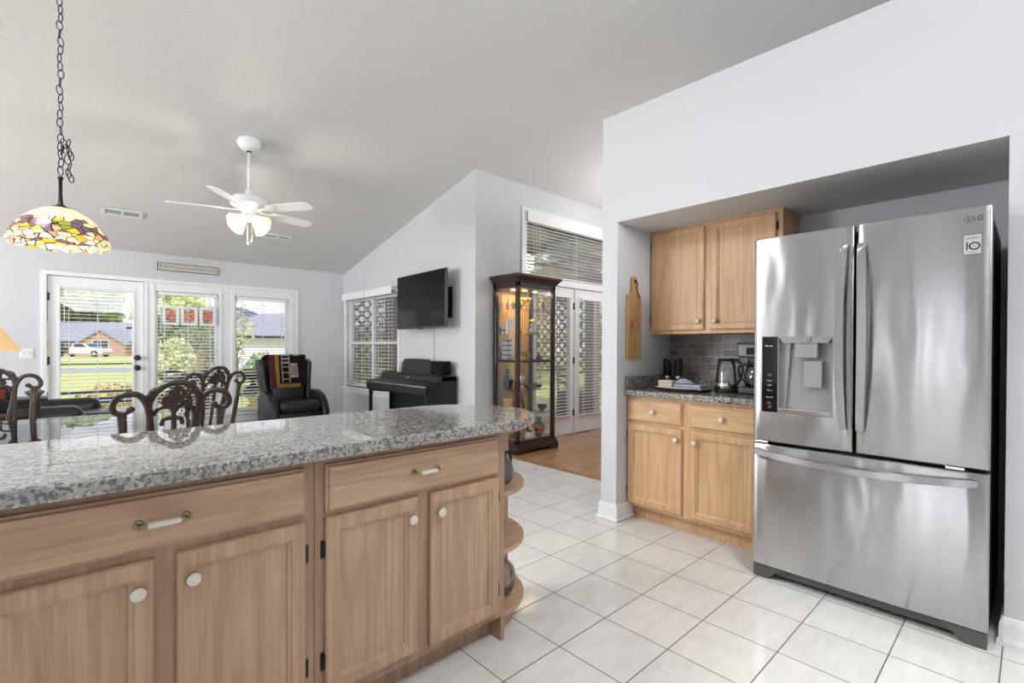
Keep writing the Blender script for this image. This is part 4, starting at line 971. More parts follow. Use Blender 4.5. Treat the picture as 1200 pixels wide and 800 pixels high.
# local +x faces the television
cushion('arm_rest', -.55, .72, .26, .50, .40, .645, .10, rl); cushion('arm_rest', -.55, .56, -.50, -.24, .38, .635, .10, rl)
cushion('seat_cushion', -.40, .45, -.25, .26, .30, .50, .07, rl)
cushion('sofa_base', -.55, .40, -.46, .46, .08, .36, .04, rl)
cushion('backrest', -.75, -.42, -.42, .42, .30, 1.0, .10, rl, m=None)
cushion('footrest', .46, .84, -.27, .27, .40, .535, .055, rl)
MB().box(.35, .62, -.2, -.17, .2, .42, .005).box(.35, .62, .17, .2, .2, .42, .005).build('footrest_linkage', 'greycase', rl)
for x in (-.5, .35):
    for y in (-.4, .4): MB().cyl((x, y, 0), (x, y, .09), .025, 10).build('leg', 'black', rl)
pw = tag(MB().box(-.16, .16, -.05, .05, -.14, .14, .045, 4).build('throw_pillow', 'towel', None, True, loc=(-.50, 6.28, .695)), 'pale blue cushion on the black recliner at the left edge', 'cushion')
pw.rotation_euler = (1.48, 0, .3)
sdt = thing('console_table', 'black narrow console table under the amber lamp', 'side table', (-.52, 5.72, 0))
MB().box(-.55, .45, -.16, .16, .745, .772, .004).build('table_top', 'black', sdt)
MB().box(-.50, .40, -.13, .13, .69, .745, .003).build('apron', 'black', sdt)
for x in (-.49, .37):
    for y in (-.12, .10): MB().box(x, x+.03, y, y+.03, 0, .69, .003).build('leg', 'black', sdt)
lp = thing('table_lamp', 'lit amber-shaded table lamp on the black console', 'table lamp', (-.49, 5.72, .7725))
MB().lathe([(.27, .385), (.135, .60), (.133, .60), (.268, .385)], (0, 0, 0), 36).build('lamp_shade', 'shade', lp, True)
MB().lathe([(0, 0), (.08, 0), (.085, .02), (.04, .04), (.035, .06), (.065, .10), (.07, .14), (.04, .18), (.03, .2), (.055, .235), (.058, .27), (.03, .31), (.02, .33), (.014, .4), (.014, .58), (0, .58)], (0, 0, 0), 24).build('lamp_base', P('amber_glaze', (150, 98, 50), .3), lp, True)
for a in range(3): MB().cyl((0, 0, .58), (.133*math.cos(a*2.1), .133*math.sin(a*2.1), .597), .0025, 5).build('shade_spider', 'brass', lp)
ll = bpy.data.lights.new('table_lamp_light', 'POINT'); ll.energy = 5; ll.color = (1, .76, .46); ll.shadow_soft_size = .04
lo = bpy.data.objects.new('table_lamp_light', ll); COL.objects.link(lo); lo.location = (-.49, 5.72, 1.26)
t = thing('ornament', 'dark ornament with looped handles beside the amber lamp', 'ornament', (-.31, 5.70, .7725))
MB().box(-.05, .05, -.03, .03, 0, .10, .012).build('ornament_body', 'matteblack', t)
for k, (z0, w_) in enumerate(((.10, .05), (.16, .035))): MB().tube(spline([(-w_, 0, z0-.02), (-w_, 0, z0+.045), (0, 0, z0+.06), (w_, 0, z0+.045), (w_, 0, z0-.02)], 5), .008, 8).build('ornament_handle', 'black', t, True)
t = thing('tin_box', 'small red lacquer box on the black console', 'box', (-.36, 5.62, .7725), .3)
MB().box(-.04, .04, -.03, .03, 0, .06, .006).build('box_body', 'red', t); MB().box(-.042, .042, -.032, .032, .06, .075, .005).build('box_lid', 'red', t)
t = thing('trinket_bowl', 'grey-green bowl on the black console near its right end', 'bowl', (-.15, 5.70, .7725))
MB().lathe([(0, 0), (.03, 0), (.032, .008), (.055, .03), (.062, .055), (.058, .055), (.05, .032), (0, .012)], (0, 0, 0), 22).build('bowl_body', 'greypot', t, True)
MB().lathe([(0, .02), (.05, .045), (.04, .065), (.015, .08), (0, .082)], (0, 0, 0), 16).build('bowl_filling', 'green', t, True)

# television on a wall bracket
tv = thing('television', 'flat black television on a wall bracket above the piano', 'television', (3.335, 5.29, 1.445), math.radians(-92))
MB().box(-.59, .59, 0, .035, 0, .70, .006).build('tv_case', 'dgrey', tv)
MB().box(-.588, .588, -.006, .002, .012, .697, .003).build('tv_bezel', 'black', tv)
MB().box(-.575, .575, -.0075, -.002, .028, .686).build('tv_screen', 'screen', tv)
MB().box(-.05, .05, -.01, .02, -.012, .002, .002).build('status_light_bar', 'black', tv)
MB().box(-.25, .2, .035, .07, .12, .52, .01).build('tv_back_housing', 'black', tv)
br = thing('tv_bracket', 'black wall plate and arm holding the television', 'bracket', (XT, 4.85, 1.57), R90)
MB().box(-.13, .02, -.012, 0, .0, .38, .002).build('wall_plate', 'black', br)
MB().box(-.42, -.05, -.10, -.06, .16, .21, .004).box(-.09, -.05, -.08, -.01, .10, .28, .004).build('bracket_arm', 'black', br)
cbl = tag(MB().tube([(XT-.006, 5.22, 1.50), (XT-.006, 5.222, 1.2), (XT-.006, 5.22, .95)], .006, 8).build('tv_cable', 'lightgrey'), 'grey cable running down the wall from the television to the piano', 'cable')

# digital piano: local x runs towards the camera along the wall, local -y faces the room
pn = thing('digital_piano', 'black upright digital piano against the wall under the television', 'piano', (3.485, 6.16, 0), R90)
L = 1.45
for x0, x1 in ((0, .03), (L-.03, L)):
    MB().prism([(0, 0), (-.30, 0), (-.30, .03), (-.10, .06), (-.10, .58), (-.40, .62), (-.43, .66), (-.43, .75), (-.40, .765), (-.24, .79), (-.20, .855), (-.15, .868), (0, .868)], x0, x1, 'x', .003).build('side_panel', 'piano', pn)
MB().box(.0, L, -.44, -.40, .655, .735, .006).build('key_slip', 'piano', pn)
MB().prism([(-.40, .64), (-.02, .64), (-.02, .80), (-.235, .80), (-.40, .752)], .03, L-.03, 'x', .002).build('key_bed', 'piano', pn)
MB().box(.012, L-.012, -.436, -.402, .736, .752, .003).build('cover_strip', 'silver', pn)
MB().prism([(-.40, .753), (-.25, .788), (-.25, .794), (-.40, .759)], .02, L-.02, 'x', .001).build('key_cover', 'black', pn)
MB().box(.0, L, -.22, 0, .80, .862, .008).build('top_board', 'piano', pn)
MB().prism([(-.245, .79), (-.215, .858), (-.20, .858), (-.20, .79)], .03, L-.03, 'x').build('control_face', 'piano', pn)
MB().prism([(.36, .86), (1.12, .86), (1.08, 1.03), (1.02, 1.055), (.74, 1.06), (.46, 1.055), (.42, 1.03)], -.12, -.105, 'y', .003, m=Matrix.Translation((0, 0, 0))).build('music_rest', 'rest', pn)
MB().box(.03, L-.03, -.06, -.035, .12, .62, .002).build('rear_panel', 'piano', pn)
MB().box(.03, L-.03, -.14, -.09, .05, .13, .005).build('pedal_board', 'piano', pn)
for x in (.66, .725, .79): MB().box(x-.012, x+.012, -.21, -.13, .065, .075, .003).build('pedal', 'brass', pn)
for x in (.02, L-.05): MB().box(x, x+.035, -.415, -.375, .03, .65, .003).build('leg', 'piano', pn)
MB().box(.0, .06, -.43, -.02, 0, .035, .004).box(L-.06, L, -.43, -.02, 0, .035, .004).build('foot_rail', 'piano', pn)
MB().tube([(.12, -.38, .64), (.12, -.40, .60), (.10, -.40, .57)], .005, 6).box(.06, .14, -.42, -.38, .625, .64).build('headphone_hook', 'black', pn)
text('maker_lettering', 'YAMAHA', .024, 'lightgrey', pn, (.72, -.2325, .826), (PI/2-.42, 0, 0), .0005)
sp = thing('smart_speaker', 'rounded black fabric speaker on the right end of the piano', 'speaker', (3.385, 4.89, .869), R90)
MB().prism([(-.135, -.05), (-.10, -.085), (.10, -.085), (.135, -.05), (.135, .04), (.10, .075), (-.10, .075), (-.135, .04)], .004, .165, 'z', .012).build('speaker_body', 'speakercloth', sp, 'auto')
MB().prism([(-.125, -.045), (-.095, -.076), (.095, -.076), (.125, -.045), (.125, .035), (.095, .066), (-.095, .066), (-.125, .035)], .165, .170, 'z').build('speaker_top', 'black', sp)
MB().prism([(-.11, -.04), (-.09, -.07), (.09, -.07), (.11, -.04), (.11, .03), (.09, .06), (-.09, .06), (-.11, .03)], 0, .005, 'z').build('speaker_foot', 'dgrey', sp)
bx = thing('clear_picture_frame', 'small clear frame standing on the far end of the piano', 'frame', (3.42, 5.92, .8625), R90-.3)
MB().box(-.06, .06, -.004, .004, .0, .15, .002, m=Matrix.Rotation(-.2, 4, 'X')).build('clear_sheet', 'jug', bx); MB().box(-.06, .06, -.03, .05, 0, .008, .002).build('frame_foot', 'jug', bx)

# ================================================================ CURIO CABINET
CXX, CYY = 3.763, 3.945
cu = thing('curio_cabinet', 'tall dark cherry curio cabinet with glass sides and lit shelves', 'display cabinet', (CXX, CYY, 0))
CW, CD, CH = .63, .42, 2.04
b = MB()
for x in (0, CW-.045):
    for y in (0, CD-.045): b.box(x, x+.045, y, y+.045, .11, 1.95, .004)
b.build('corner_post', 'cherry', cu)
MB().box(.0, CW, 0, CD, .11, .15, .004).box(-.02, CW+.02, -.02, CD, .085, .115, .006).box(-.03, CW+.03, -.03, CD+.0, .035, .088, .008).build('base_frame', 'cherry', cu)
for x0, x1 in ((-.03, .12), (CW-.12, CW+.03)): MB().prism([(x0, 0), (x1 if x0 < .1 else x0+.0, 0), (x1, .036), (x0, .036)] if x0 < .1 else [(x0+.03, 0), (x1, 0), (x1, .036), (x0, .036)], -.03, .0, 'y', .002).build('bracket_foot', 'cherry', cu)
MB().box(-.03, .02, 0, CD, 0, .036, .002).box(CW-.02, CW+.03, 0, CD, 0, .036, .002).build('side_foot', 'cherry', cu)
MB().box(0, CW, 0, CD, 1.90, 1.955, .003).build('top_rail', 'cherry', cu)
cr = MB(); bm = cr.bm; RR = []
for o, z in ((0, 1.945), (.012, 1.955), (.014, 1.965), (.03, 1.985), (.05, 2.005), (.058, 2.012), (.058, 2.035), (.05, 2.04)):
    RR.append([bm.verts.new(q) for q in ((-o, -o, z), (CW+o, -o, z), (CW+o, CD, z), (-o, CD, z))])
for A, B_ in zip(RR, RR[1:]):
    for i in range(4): bm.faces.new((A[i], A[(i+1) % 4], B_[(i+1) % 4], B_[i]))
bm.faces.new(RR[-1]); bm.faces.new(RR[0][::-1]); bmesh.ops.recalc_face_normals(bm, faces=bm.faces[:])
cr.build('crown_moulding', 'cherry', cu)
MB().box(.03, CW-.03, .03, CD-.03, 1.885, 1.902).build('cabinet_ceiling', 'cherry', cu)
for x in (.12, .30, .48): MB().lathe([(0, 0), (.028, 0), (.028, -.006), (.02, -.008), (0, -.004)], (x, .2, 1.885), 16).build('lit_downlight', 'bulb', cu)
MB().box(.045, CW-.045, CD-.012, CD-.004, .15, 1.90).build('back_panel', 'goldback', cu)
for z in (1.035,): MB().box(.045, CW-.045, .004, .026, z, z+.028, .002).box(.004, .026, .045, CD-.045, z, z+.028, .002).box(CW-.026, CW-.004, .045, CD-.045, z, z+.028, .002).build('middle_rail', 'cherry', cu)
for z in (1.648, 1.355, 1.045, .705, .43): MB().box(.03, CW-.03, .03, CD-.02, z, z+.008, .001).build('glass_shelf', 'showglass', cu)
MB().box(.03, CW-.03, .02, CD-.02, .145, .152).build('mirrored_floor', 'silver', cu)
MB().box(.045, CW-.045, .012, .016, .15, 1.90).build('front_pane', 'showglass', cu)
for x in (.012, CW-.016): MB().box(x, x+.004, .045, CD-.045, .15, 1.90).build('side_pane', 'showglass', cu)
MB().cyl((.04, -.008, 1.0), (.04, -.008, 1.04), .006, 8).build('door_pull', 'brass', cu)
for z in (1.80,):
    l_ = bpy.data.lights.new('curio_light', 'AREA'); l_.shape = 'RECTANGLE'; l_.size = .4; l_.size_y = .2; l_.energy = 4.5; l_.color = (1, .76, .42)
    o_ = bpy.data.objects.new('curio_light', l_); COL.objects.link(o_); o_.location = (CXX+.3, CYY+.2, 1.87)
SH = {1: 1.657, 2: 1.364, 3: 1.054, 4: .714, 5: .439, 6: .153}
def curio(kind, label, cat, sh, x, y, h, mats, w=.04):
    t = thing(kind, label, cat, (CXX+x, CYY+y, SH[sh]), 0, 'curios in the glass cabinet'); return t, h, w
def figurine(label, sh, x, y, h, body, head, arms=None, w=.035):
    t, h, w = curio('figurine', label, 'figurine', sh, x, y, h, None, w)
    MB().lathe([(0, 0), (w*1.25, 0), (w*1.25, h*.04), (w*.9, h*.08), (w*1.0, h*.3), (w*.65, h*.55), (w*.72, h*.68), (w*.3, h*.76), (0, h*.77)], (0, 0, 0), 16).build('figure_body', body, t, True)
    MB().lathe([(0, h*.74), (w*.36, h*.79), (w*.48, h*.87), (w*.36, h*.95), (0, h)], (0, 0, 0), 14).build('figure_head', head, t, True)
    a_ = arms or body
    for s in (-1, 1): MB().tube(spline([(s*w*.6, 0, h*.66), (s*w*1.1, -w*.3, h*.52), (s*w*.5, -w*.9, h*.47)], 4), [w*.24]*6+[w*.18]*3, 7).build('figure_arm', a_, t, True)
    return t
def vase(label, sh, x, y, h, mat, band=None, prof=None, w=.05, kind='vase', cat='vase'):
    t, h, w = curio(kind, label, cat, sh, x, y, h, None, w)
    p = prof or [(.45, 0), (.55, .03), (.9, .25), (1, .42), (.85, .6), (.42, .75), (.36, .85), (.5, 1)]
    MB().lathe([(0, 0)]+[(a*w, c_*h) for a, c_ in p]+[(p[-1][0]*w*.8, p[-1][1]*h), (p[-2][0]*w*.8, p[-2][1]*h), (0, p[-2][1]*h*.9)], (0, 0, 0), 24).build(kind+'_body', mat, t, True)
    if band:
        for m_, z0, z1 in band:
            def r_at(z):
                for (a, c_), (a2, c2_) in zip(p, p[1:]):
                    if c_ <= z <= c2_: return (a+(a2-a)*(z-c_)/(c2_-c_))*w
                return p[-1][0]*w
            n_ = 5; MB().lathe([(r_at(z0+(z1-z0)*i/n_)+.0015, (z0+(z1-z0)*i/n_)*h) for i in range(n_+1)], (0, 0, 0), 24).build('painted_band', m_, t, True)
    return t
# top shelf
t, _, _ = curio('candelabrum', 'gilt cluster ornament with many cups on the top curio shelf', 'ornament', 1, .27, .16, 0, None)
MB().lathe([(0, 0), (.05, 0), (.045, .015), (.015, .03), (.012, .08), (.03, .10), (.012, .12), (0, .14)], (0, 0, 0), 18).build('stem', 'gold', t, True)
for k in range(7):
    a = 2*PI*k/7; q = MB(); q.tube(spline([(0, 0, .05), (.04*math.cos(a), .04*math.sin(a), .04), (.062*math.cos(a), .062*math.sin(a), .09)], 4), .005, 6)
    q.lathe([(0, 0), (.012, .004), (.02, .03), (.017, .045), (0, .05)], (.062*math.cos(a), .062*math.sin(a), .085), 12); q.build('cup_arm', 'gold', t, True)
t, _, _ = curio('teapot', 'gilt round teapot near the front post on the top curio shelf', 'teapot', 1, .13, .12, 0, None)
MB().lathe([(0, 0), (.03, 0), (.05, .03), (.05, .06), (.03, .085), (.012, .095), (.008, .11), (0, .115)], (0, 0, 0), 20).build('pot_body', 'gold', t, True)
MB().tube(spline([(.045, 0, .03), (.08, 0, .045), (.09, 0, .085)], 5), [.012]*5+[.008]*6, 8).build('spout', 'gold', t, True); MB().tube(spline([(-.045, 0, .07), (-.085, 0, .07), (-.08, 0, .035), (-.048, 0, .03)], 5), .006, 6).build('pot_handle', 'gold', t, True)
figurine('small dark standing figurine at the right of the top curio shelf', 1, .56, .14, .14, 'darkbrown', 'orange', w=.024)
figurine('rose porcelain figurine at the back left of the top curio shelf', 1, .075, .36, .15, 'pink', 'creamcloth', w=.034)
figurine('second rose figurine, right of its pair on the top curio shelf', 1, .10, .27, .13, 'pink', 'pink', w=.034)
vase('yellow-green bud vase beside the rose figurines on the top curio shelf', 1, .11, .19, .10, 'green', w=.028)
# second shelf
t, _, _ = curio('arched_clock', 'white arched ornament on the second curio shelf', 'ornament', 2, .10, .24, 0, None)
MB().prism([(-.05, 0), (.05, 0), (.05, .13)]+[(.05*math.cos(a*PI/8), .13+.06*math.sin(a*PI/8)) for a in range(1, 8)]+[(-.05, .13)], -.02, .02, 'y', .004).build('arch_case', 'ceramic', t)
MB().lathe([(0, 0), (.028, 0), (.028, .004), (0, .005)], (0, 0, 0), 18, m=Matrix.Translation((0, -.02, .125)) @ Matrix.Rotation(PI/2, 4, 'X')).build('arch_face', 'paper', t)
figurine('slim brown figurine at the back left of the second curio shelf', 2, .06, .38, .13, 'darkbrown', 'pink', w=.024)
t = figurine('figurine in pale blue with yellow hat on the second curio shelf', 2, .44, .20, .19, 'towel', 'yellowglaze', w=.038)
MB().lathe([(0, .20), (.03, .175), (.05, .165), (.05, .16), (0, .165)], (0, 0, 0), 16).build('figure_hat', 'yellowglaze', t, True); MB().box(-.05, .07, -.05, .05, 0, .035, .012).build('figure_seat', 'green', t)
vase('small red and gold jar near the front of the second curio shelf', 2, .15, .13, .07, 'red', [('gold', .35, .55)], w=.03, kind='jar', cat='jar')
vase('pale jar next to the arched ornament on the second curio shelf', 2, .075, .31, .12, 'lightgrey', [('navy', .3, .5)], w=.032, kind='jar', cat='jar')
# third shelf
t, _, _ = curio('mirrored_blind_model', 'blue and white banded slat model imitating mirrored blinds on the middle curio shelf', 'model', 3, .095, .27, 0, None)  # added striped stack imitating blinds reflected in the cabinet back
for k in range(9): MB().box(-.04, .04, -.04, .04, .028*k, .028*k+.018, .003).build('mirrored_band', 'navy' if k % 2 == 0 else 'towel', t); MB().box(-.046, .046, -.046, .046, .028*k+.018, .028*k+.028, .002).build('mirrored_slat', 'lightgrey', t)
t, _, _ = curio('potted_plant', 'leafy green plant ornament on the middle curio shelf', 'plant', 3, .24, .14, 0, None)
MB().lathe([(0, 0), (.03, 0), (.038, .05), (.034, .05), (0, .045)], (0, 0, 0), 16).build('pot', 'orange', t, True)
lf = MB(); rnd = random.Random(5)
for k in range(26):
    a = rnd.random()*6.28; r_ = .03+.05*rnd.random(); z = .05+.09*rnd.random(); lf.tube([(0, 0, .05), (r_*.6*math.cos(a), r_*.6*math.sin(a), z), (r_*math.cos(a), r_*math.sin(a), z-.01)], [.003, .012, .001], 5, flat=.3)
lf.build('foliage', 'green', t, True)
vase('yellow flower-shaped vase behind the green plant on the middle curio shelf', 3, .36, .22, .13, 'yellowglaze', [('green', .1, .4)], w=.042)
figurine('crouching dark figurine at the right of the middle curio shelf', 3, .53, .18, .085, 'darkbrown', 'matteblack', w=.036)
vase('tall dark bottle at the far left of the middle curio shelf', 3, .055, .37, .17, 'darkbrown', w=.03, kind='bottle', cat='bottle', prof=[(.8, 0), (1, .05), (1, .55), (.4, .7), (.35, .95), (.45, 1)])
# fourth shelf
vase('ribbed silver goblet by the front post on the fourth curio shelf', 4, .20, .13, .17, 'silver', w=.05, kind='goblet', cat='goblet', prof=[(.6, 0), (.6, .04), (.15, .1), (.15, .25), (.6, .4), (.9, .6), (1, .85), (.95, 1)])
vase('large black urn at the left of the fourth curio shelf', 4, .10, .27, .24, 'matteblack', w=.065)
vase('squat dark bowl in the middle of the fourth curio shelf', 4, .33, .17, .05, 'darkbrown', w=.05, kind='bowl', cat='bowl', prof=[(.4, 0), (.5, .1), (.9, .6), (1, 1)])
vase('slate grey teacup right of the squat dark bowl on the fourth curio shelf', 4, .45, .17, .07, 'greypot', w=.035, kind='cup', cat='cup', prof=[(.5, 0), (.6, .1), (.9, .5), (1, 1)])
vase('small dark dish at the right end of the fourth curio shelf', 4, .55, .20, .04, 'matteblack', w=.045, kind='bowl', cat='bowl', prof=[(.4, 0), (.5, .1), (.9, .6), (1, 1)])
# fifth shelf
vase('dark navy bowl at the right end of the fifth curio shelf', 5, .55, .14, .075, 'navy', w=.062, kind='bowl', cat='bowl', prof=[(.4, 0), (.42, .1), (.85, .5), (1, .9), (1.02, 1)])
vase('tall amber bottle on the fifth curio shelf', 5, .22, .20, .2, 'orange', w=.032, kind='bottle', cat='bottle', prof=[(.8, 0), (1, .05), (1, .55), (.4, .7), (.35, .95), (.45, 1)])
vase('tall dark bottle right of the amber bottle on the fifth curio shelf', 5, .30, .24, .21, 'darkbrown', w=.032, kind='bottle', cat='bottle', prof=[(.8, 0), (1, .05), (1, .55), (.4, .7), (.35, .95), (.45, 1)])
t, _, _ = curio('woven_basket', 'tan woven basket at the left of the fifth curio shelf', 'basket', 5, .12, .26, 0, None)
MB().lathe([(0, 0), (.055, 0)]+[(.058+.004*(k % 2)+.0015*k, .014*k) for k in range(1, 13)]+[(.065, .165), (0, .02)], (0, 0, 0), 28).build('basket_body', 'bamboo', t)
# bottom
vase('teal and orange banded vase on the cabinet floor', 6, .50, .15, .21, 'teal', [('orange', .08, .24), ('orange', .4, .56), ('red', .28, .36)], w=.082)
t = figurine('round white figurine with black spots on the cabinet floor', 6, .34, .13, .15, 'ceramic', 'ceramic', 'matteblack', w=.062)
for s in (-1, 1):
    MB().lathe([(0, 0), (.014, .004), (.016, .016), (0, .026)], (s*.026, 0, .14), 10).build('ear', 'matteblack', t, True)
    MB().lathe([(0, -.008), (.009, 0), (0, .008)], (s*.012, -.026, .13), 8).build('eye_patch', 'matteblack', t, True)
vase('clear cut-glass vase left of the white figurine on the cabinet floor', 6, .23, .14, .2, 'jug', w=.045)

# ================================================================ PORCH
struct(MB().box(XT+.13, 7.6, YW+.12, 8.6, -.16, -.06).build('porch_floor', 'concrete'))
pc = MB()
pz = lambda y: 3.25-(y-4.5)*.17
for xa, xb, ya, yb in ((4.6, 8.8, 4.515, 6.25), (4.6, 5.2, 6.25, 7.45), (7.3, 8.8, 6.25, 7.45), (4.6, 8.8, 7.45, 8.7)): pc.prism([(ya, pz(ya)), (yb, pz(yb)), (yb, pz(yb)+.06), (ya, pz(ya)+.06)], xa, xb, 'x')
pc.prism([(4.515, pz(4.515)), (6.2, pz(6.2)), (6.2, pz(6.2)+.06), (4.515, pz(4.515)+.06)], XT+.14, 4.6, 'x').prism([(7.4, pz(7.4)), (8.7, pz(8.7)), (8.7, pz(8.7)+.06), (7.4, pz(7.4)+.06)], XT+.14, 4.6, 'x')
pr = sempty('porch_roof'); pc.build('roof_boards', 'tan', pr)
for y in (5.2, 5.9, 6.6, 7.3, 8.0): MB().box(XT+.15, 8.7, y-.03, y+.03, pz(y)-.10, pz(y)-.002).build('roof_beam', 'brownpost', pr)
MB().box(7.42, 7.58, 4.6, 8.5, 2.36, 2.60, .005).build('edge_beam', 'siding', pr)
for x in (4.6, 6.2): MB().prism([(4.53, pz(4.53)-.12), (8.6, pz(8.6)-.12), (8.6, pz(8.6)-.002), (4.53, pz(4.53)-.002)], x-.03, x+.03, 'x').build('roof_rafter', 'brownpost', pr)
def post(label, x, y, w, h, mat):
    t = thing('porch_post', label, 'post', (x, y, -.06), 0, 'porch posts')
    MB().box(-w/2, w/2, -w/2, w/2, 0, h, .006).build('post_shaft', mat, t); MB().box(-w/2-.015, w/2+.015, -w/2-.015, w/2+.015, 0, .12, .006).build('post_foot', mat, t); return t
post('brown porch post left of the lattice beside the television wall window', 3.80, 8.50, .10, 2.55, 'brownpost')
post('wide brown porch post right of the lattice, left of the television', 4.62, 8.30, .20, 2.6, 'brownpost')
post('beige porch column seen through the right porch door', 7.5, 5.78, .20, 2.9, 'siding')
post('brown porch post in the porch corner behind the curio cabinet', 7.5, 8.4, .14, 2.55, 'brownpost')
def lattice(label, p0, p1, z0, z1, pitch=.19):
    p0 = Vector(p0); p1 = Vector(p1); L_ = (p1-p0).length; a = math.atan2(p1.y-p0.y, p1.x-p0.x)
    t = thing('lattice_panel', label, 'lattice', (p0.x, p0.y, 0), a, 'porch lattice panels'); s_ = MB(); H_ = z1-z0
    k = -int(H_/pitch)-1
    while k*pitch < L_:
        for d in (0, 1):
            x0, x1, za, zb = k*pitch, k*pitch+H_, z0, z1
            # clip the 45 degree strip to the panel
            u0, u1 = max(0, -x0/(x1-x0)), min(1, (L_-x0)/(x1-x0))
            if u1-u0 > .02:
                A = (x0+(x1-x0)*u0, z0+H_*u0); B_ = (x0+(x1-x0)*u1, z0+H_*u1)
                if d: A, B_ = (L_-A[0], A[1]), (L_-B_[0], B_[1])
                s_.tube([(A[0], .006*d, A[1]), (B_[0], .006*d, B_[1])], .024, 4, flat=.14, nref=(0, 0, 1))
        k += 1
    s_.build('lattice_strips', 'brownpost', t)
    MB().box(0, L_, -.02, .03, z0-.04, z0, .003).box(0, L_, -.02, .03, z1, z1+.04, .003).build('lattice_rail', 'brownpost', t); return t
lattice('brown diamond lattice outside the window left of the piano', (3.86, 8.5, 0), (4.55, 8.5, 0), .62, 2.1)
lattice('brown diamond lattice outside the porch doors, behind the curio cabinet', (7.5, 8.3, 0), (7.5, 5.95, 0), .75, 2.35)
bn = thing('porch_bench', 'dark slatted bench on the porch outside the right porch door', 'bench', (6.75, 5.55, -.06), .9)
for i in range(5): MB().box(-.6, .6, -.22+.09*i, -.15+.09*i, .42, .45, .003).build('seat_slat', 'greycase', bn)
for x in (-.55, .5): MB().box(x, x+.05, -.2, .22, 0, .42, .003).build('bench_leg', 'greycase', bn)
for z in (.62, .74, .86): MB().box(-.6, .6, .24, .27, z, z+.07, .003).build('back_slat', 'greycase', bn)
for x in (-.55, .5): MB().box(x, x+.05, .22, .26, 0, .95, .003).build('back_upright', 'greycase', bn)
pf = thing('porch_fan', 'dark ceiling fan with a small lamp hanging under the porch roof', 'ceiling fan', (6.6, 5.5, 2.74), .3)
MB().cyl((0, 0, .05), (0, 0, pz(5.5)-2.74), .015, 8).build('downrod', 'iron', pf); MB().lathe([(0, .10), (.05, .1), (.11, .06), (.11, .0), (.06, -.04), (0, -.05)], (0, 0, 0), 20).build('motor_housing', 'iron', pf, True)
MB().lathe([(0, .18+.0), (.02, .2), (.05, .27), (.06, .29), (0, .30)], (0, 0, pz(5.5)-2.74-.31), 14).build('canopy', 'iron', pf, True)
for k in range(5): MB().prism([(.1, -.04), (.5, -.06), (.55, 0), (.5, .06), (.1, .04)], .01, .018, 'z', m=Matrix.Rotation(2*PI*k/5, 4, 'Z') @ Matrix.Rotation(.2, 4, 'X')).build('fan_blade', 'brownpost', pf)
MB().lathe([(0, -.05), (.05, -.06), (.075, -.11), (.05, -.15), (0, -.16)], (0, 0, 0), 18).build('globe', 'ceramic', pf, True)

# ================================================================ GARDEN AND STREET
gd = MB(); bm = gd.bm
def gz(y): return -.16 if y < 30 else -.16-.0*(y-30)
gd.grid(lambda u, v: (-60+160*u, 7.0+120*v, -.17), 20, 20)
struct(gd.build('ground_lawn', 'grass'))
rd_ = MB()
def strip(y0, y1, z, x0=-50, x1=70, skew=-.55): rd_.prism([(x0, y0+skew*(x0-2)*0), (x1, y0), (x1, y1), (x0, y1)], z-.03, z, 'z')
struct(MB().prism([(-40, 34.5), (60, 30.5), (60, 36.5), (-40, 41.5)], -.2, -.15, 'z').build('ground_road', 'road'))
struct(MB().prism([(-40, 48.0), (60, 44.0), (60, 44.35), (-40, 48.35)], -.2, -.06, 'z').build('ground_curb', 'greycase'))
struct(MB().box(-3, XT+.13, 8.05, 11.4, -.2, -.08).build('ground_patio', 'concrete'))

def crown(mb, c, r, n, leaf, rnd, flat=1.0):
    for _ in range(n):
        d = Vector((rnd.gauss(0, 1), rnd.gauss(0, 1), rnd.gauss(0, 1))); d.normalize(); q = Vector(c)+Vector((d.x*r[0], d.y*r[1], d.z*r[2]))*(.35+.65*rnd.random()**.5)
        a = Vector((rnd.gauss(0, 1), rnd.gauss(0, 1), rnd.gauss(0, 1))).normalized()*leaf; b_ = a.orthogonal().normalized()*leaf*.6
        vs = [mb.bm.verts.new(q+k) for k in (a, b_, -a, -b_)]; mb.bm.faces.new(vs)
def tree(name, label, cat, x, y, h, cr_, trunk, leafm, n, leaf, group, seed=1, lobes=5):
    rnd = random.Random(seed); t = thing(name, label, cat, (x, y, -.17), 0, group)
    tr = MB(); tr.tube(spline([(0, 0, 0), (.06*h*.2, 0, h*.3), (0, .03*h, h*.62)], 5), [trunk]*6+[trunk*.7]*5, 8)
    for k in range(5):
        a = 2*PI*k/5+rnd.random(); tr.tube(spline([(0, 0, h*.35), (cr_*.35*math.cos(a), cr_*.35*math.sin(a), h*.55), (cr_*.6*math.cos(a), cr_*.6*math.sin(a), h*.78)], 4), [trunk*.5]*5+[trunk*.25]*4, 6)
    tr.build('trunk', 'bark', t, True)
    f = MB()
    for k in range(lobes):
        a = 2*PI*k/lobes; q = rnd.uniform(.2, .65)*cr_; crown(f, (q*math.cos(a), q*math.sin(a), h*rnd.uniform(.42, .82)), (cr_*.65, cr_*.65, h*.22), n//lobes, leaf, rnd)
    f.build('foliage', leafm, t); return t
def bush(label, x, y, r, h, leafm, n, leaf, seed, group='garden shrubs'):
    rnd = random.Random(seed); t = thing('shrub', label, 'shrub', (x, y, -.17), 0, group); s_ = MB()
    for k in range(7):
        a = rnd.random()*6.28; s_.tube(spline([(0, 0, 0), (r*.3*math.cos(a), r*.3*math.sin(a), h*.4), (r*.6*math.cos(a), r*.6*math.sin(a), h*.8)], 3), .014, 5)
    s_.build('stems', 'bark', t, True); f = MB(); crown(f, (0, 0, h*.58), (r, r, h*.5), n, leaf, rnd); f.build('foliage', leafm, t); return t

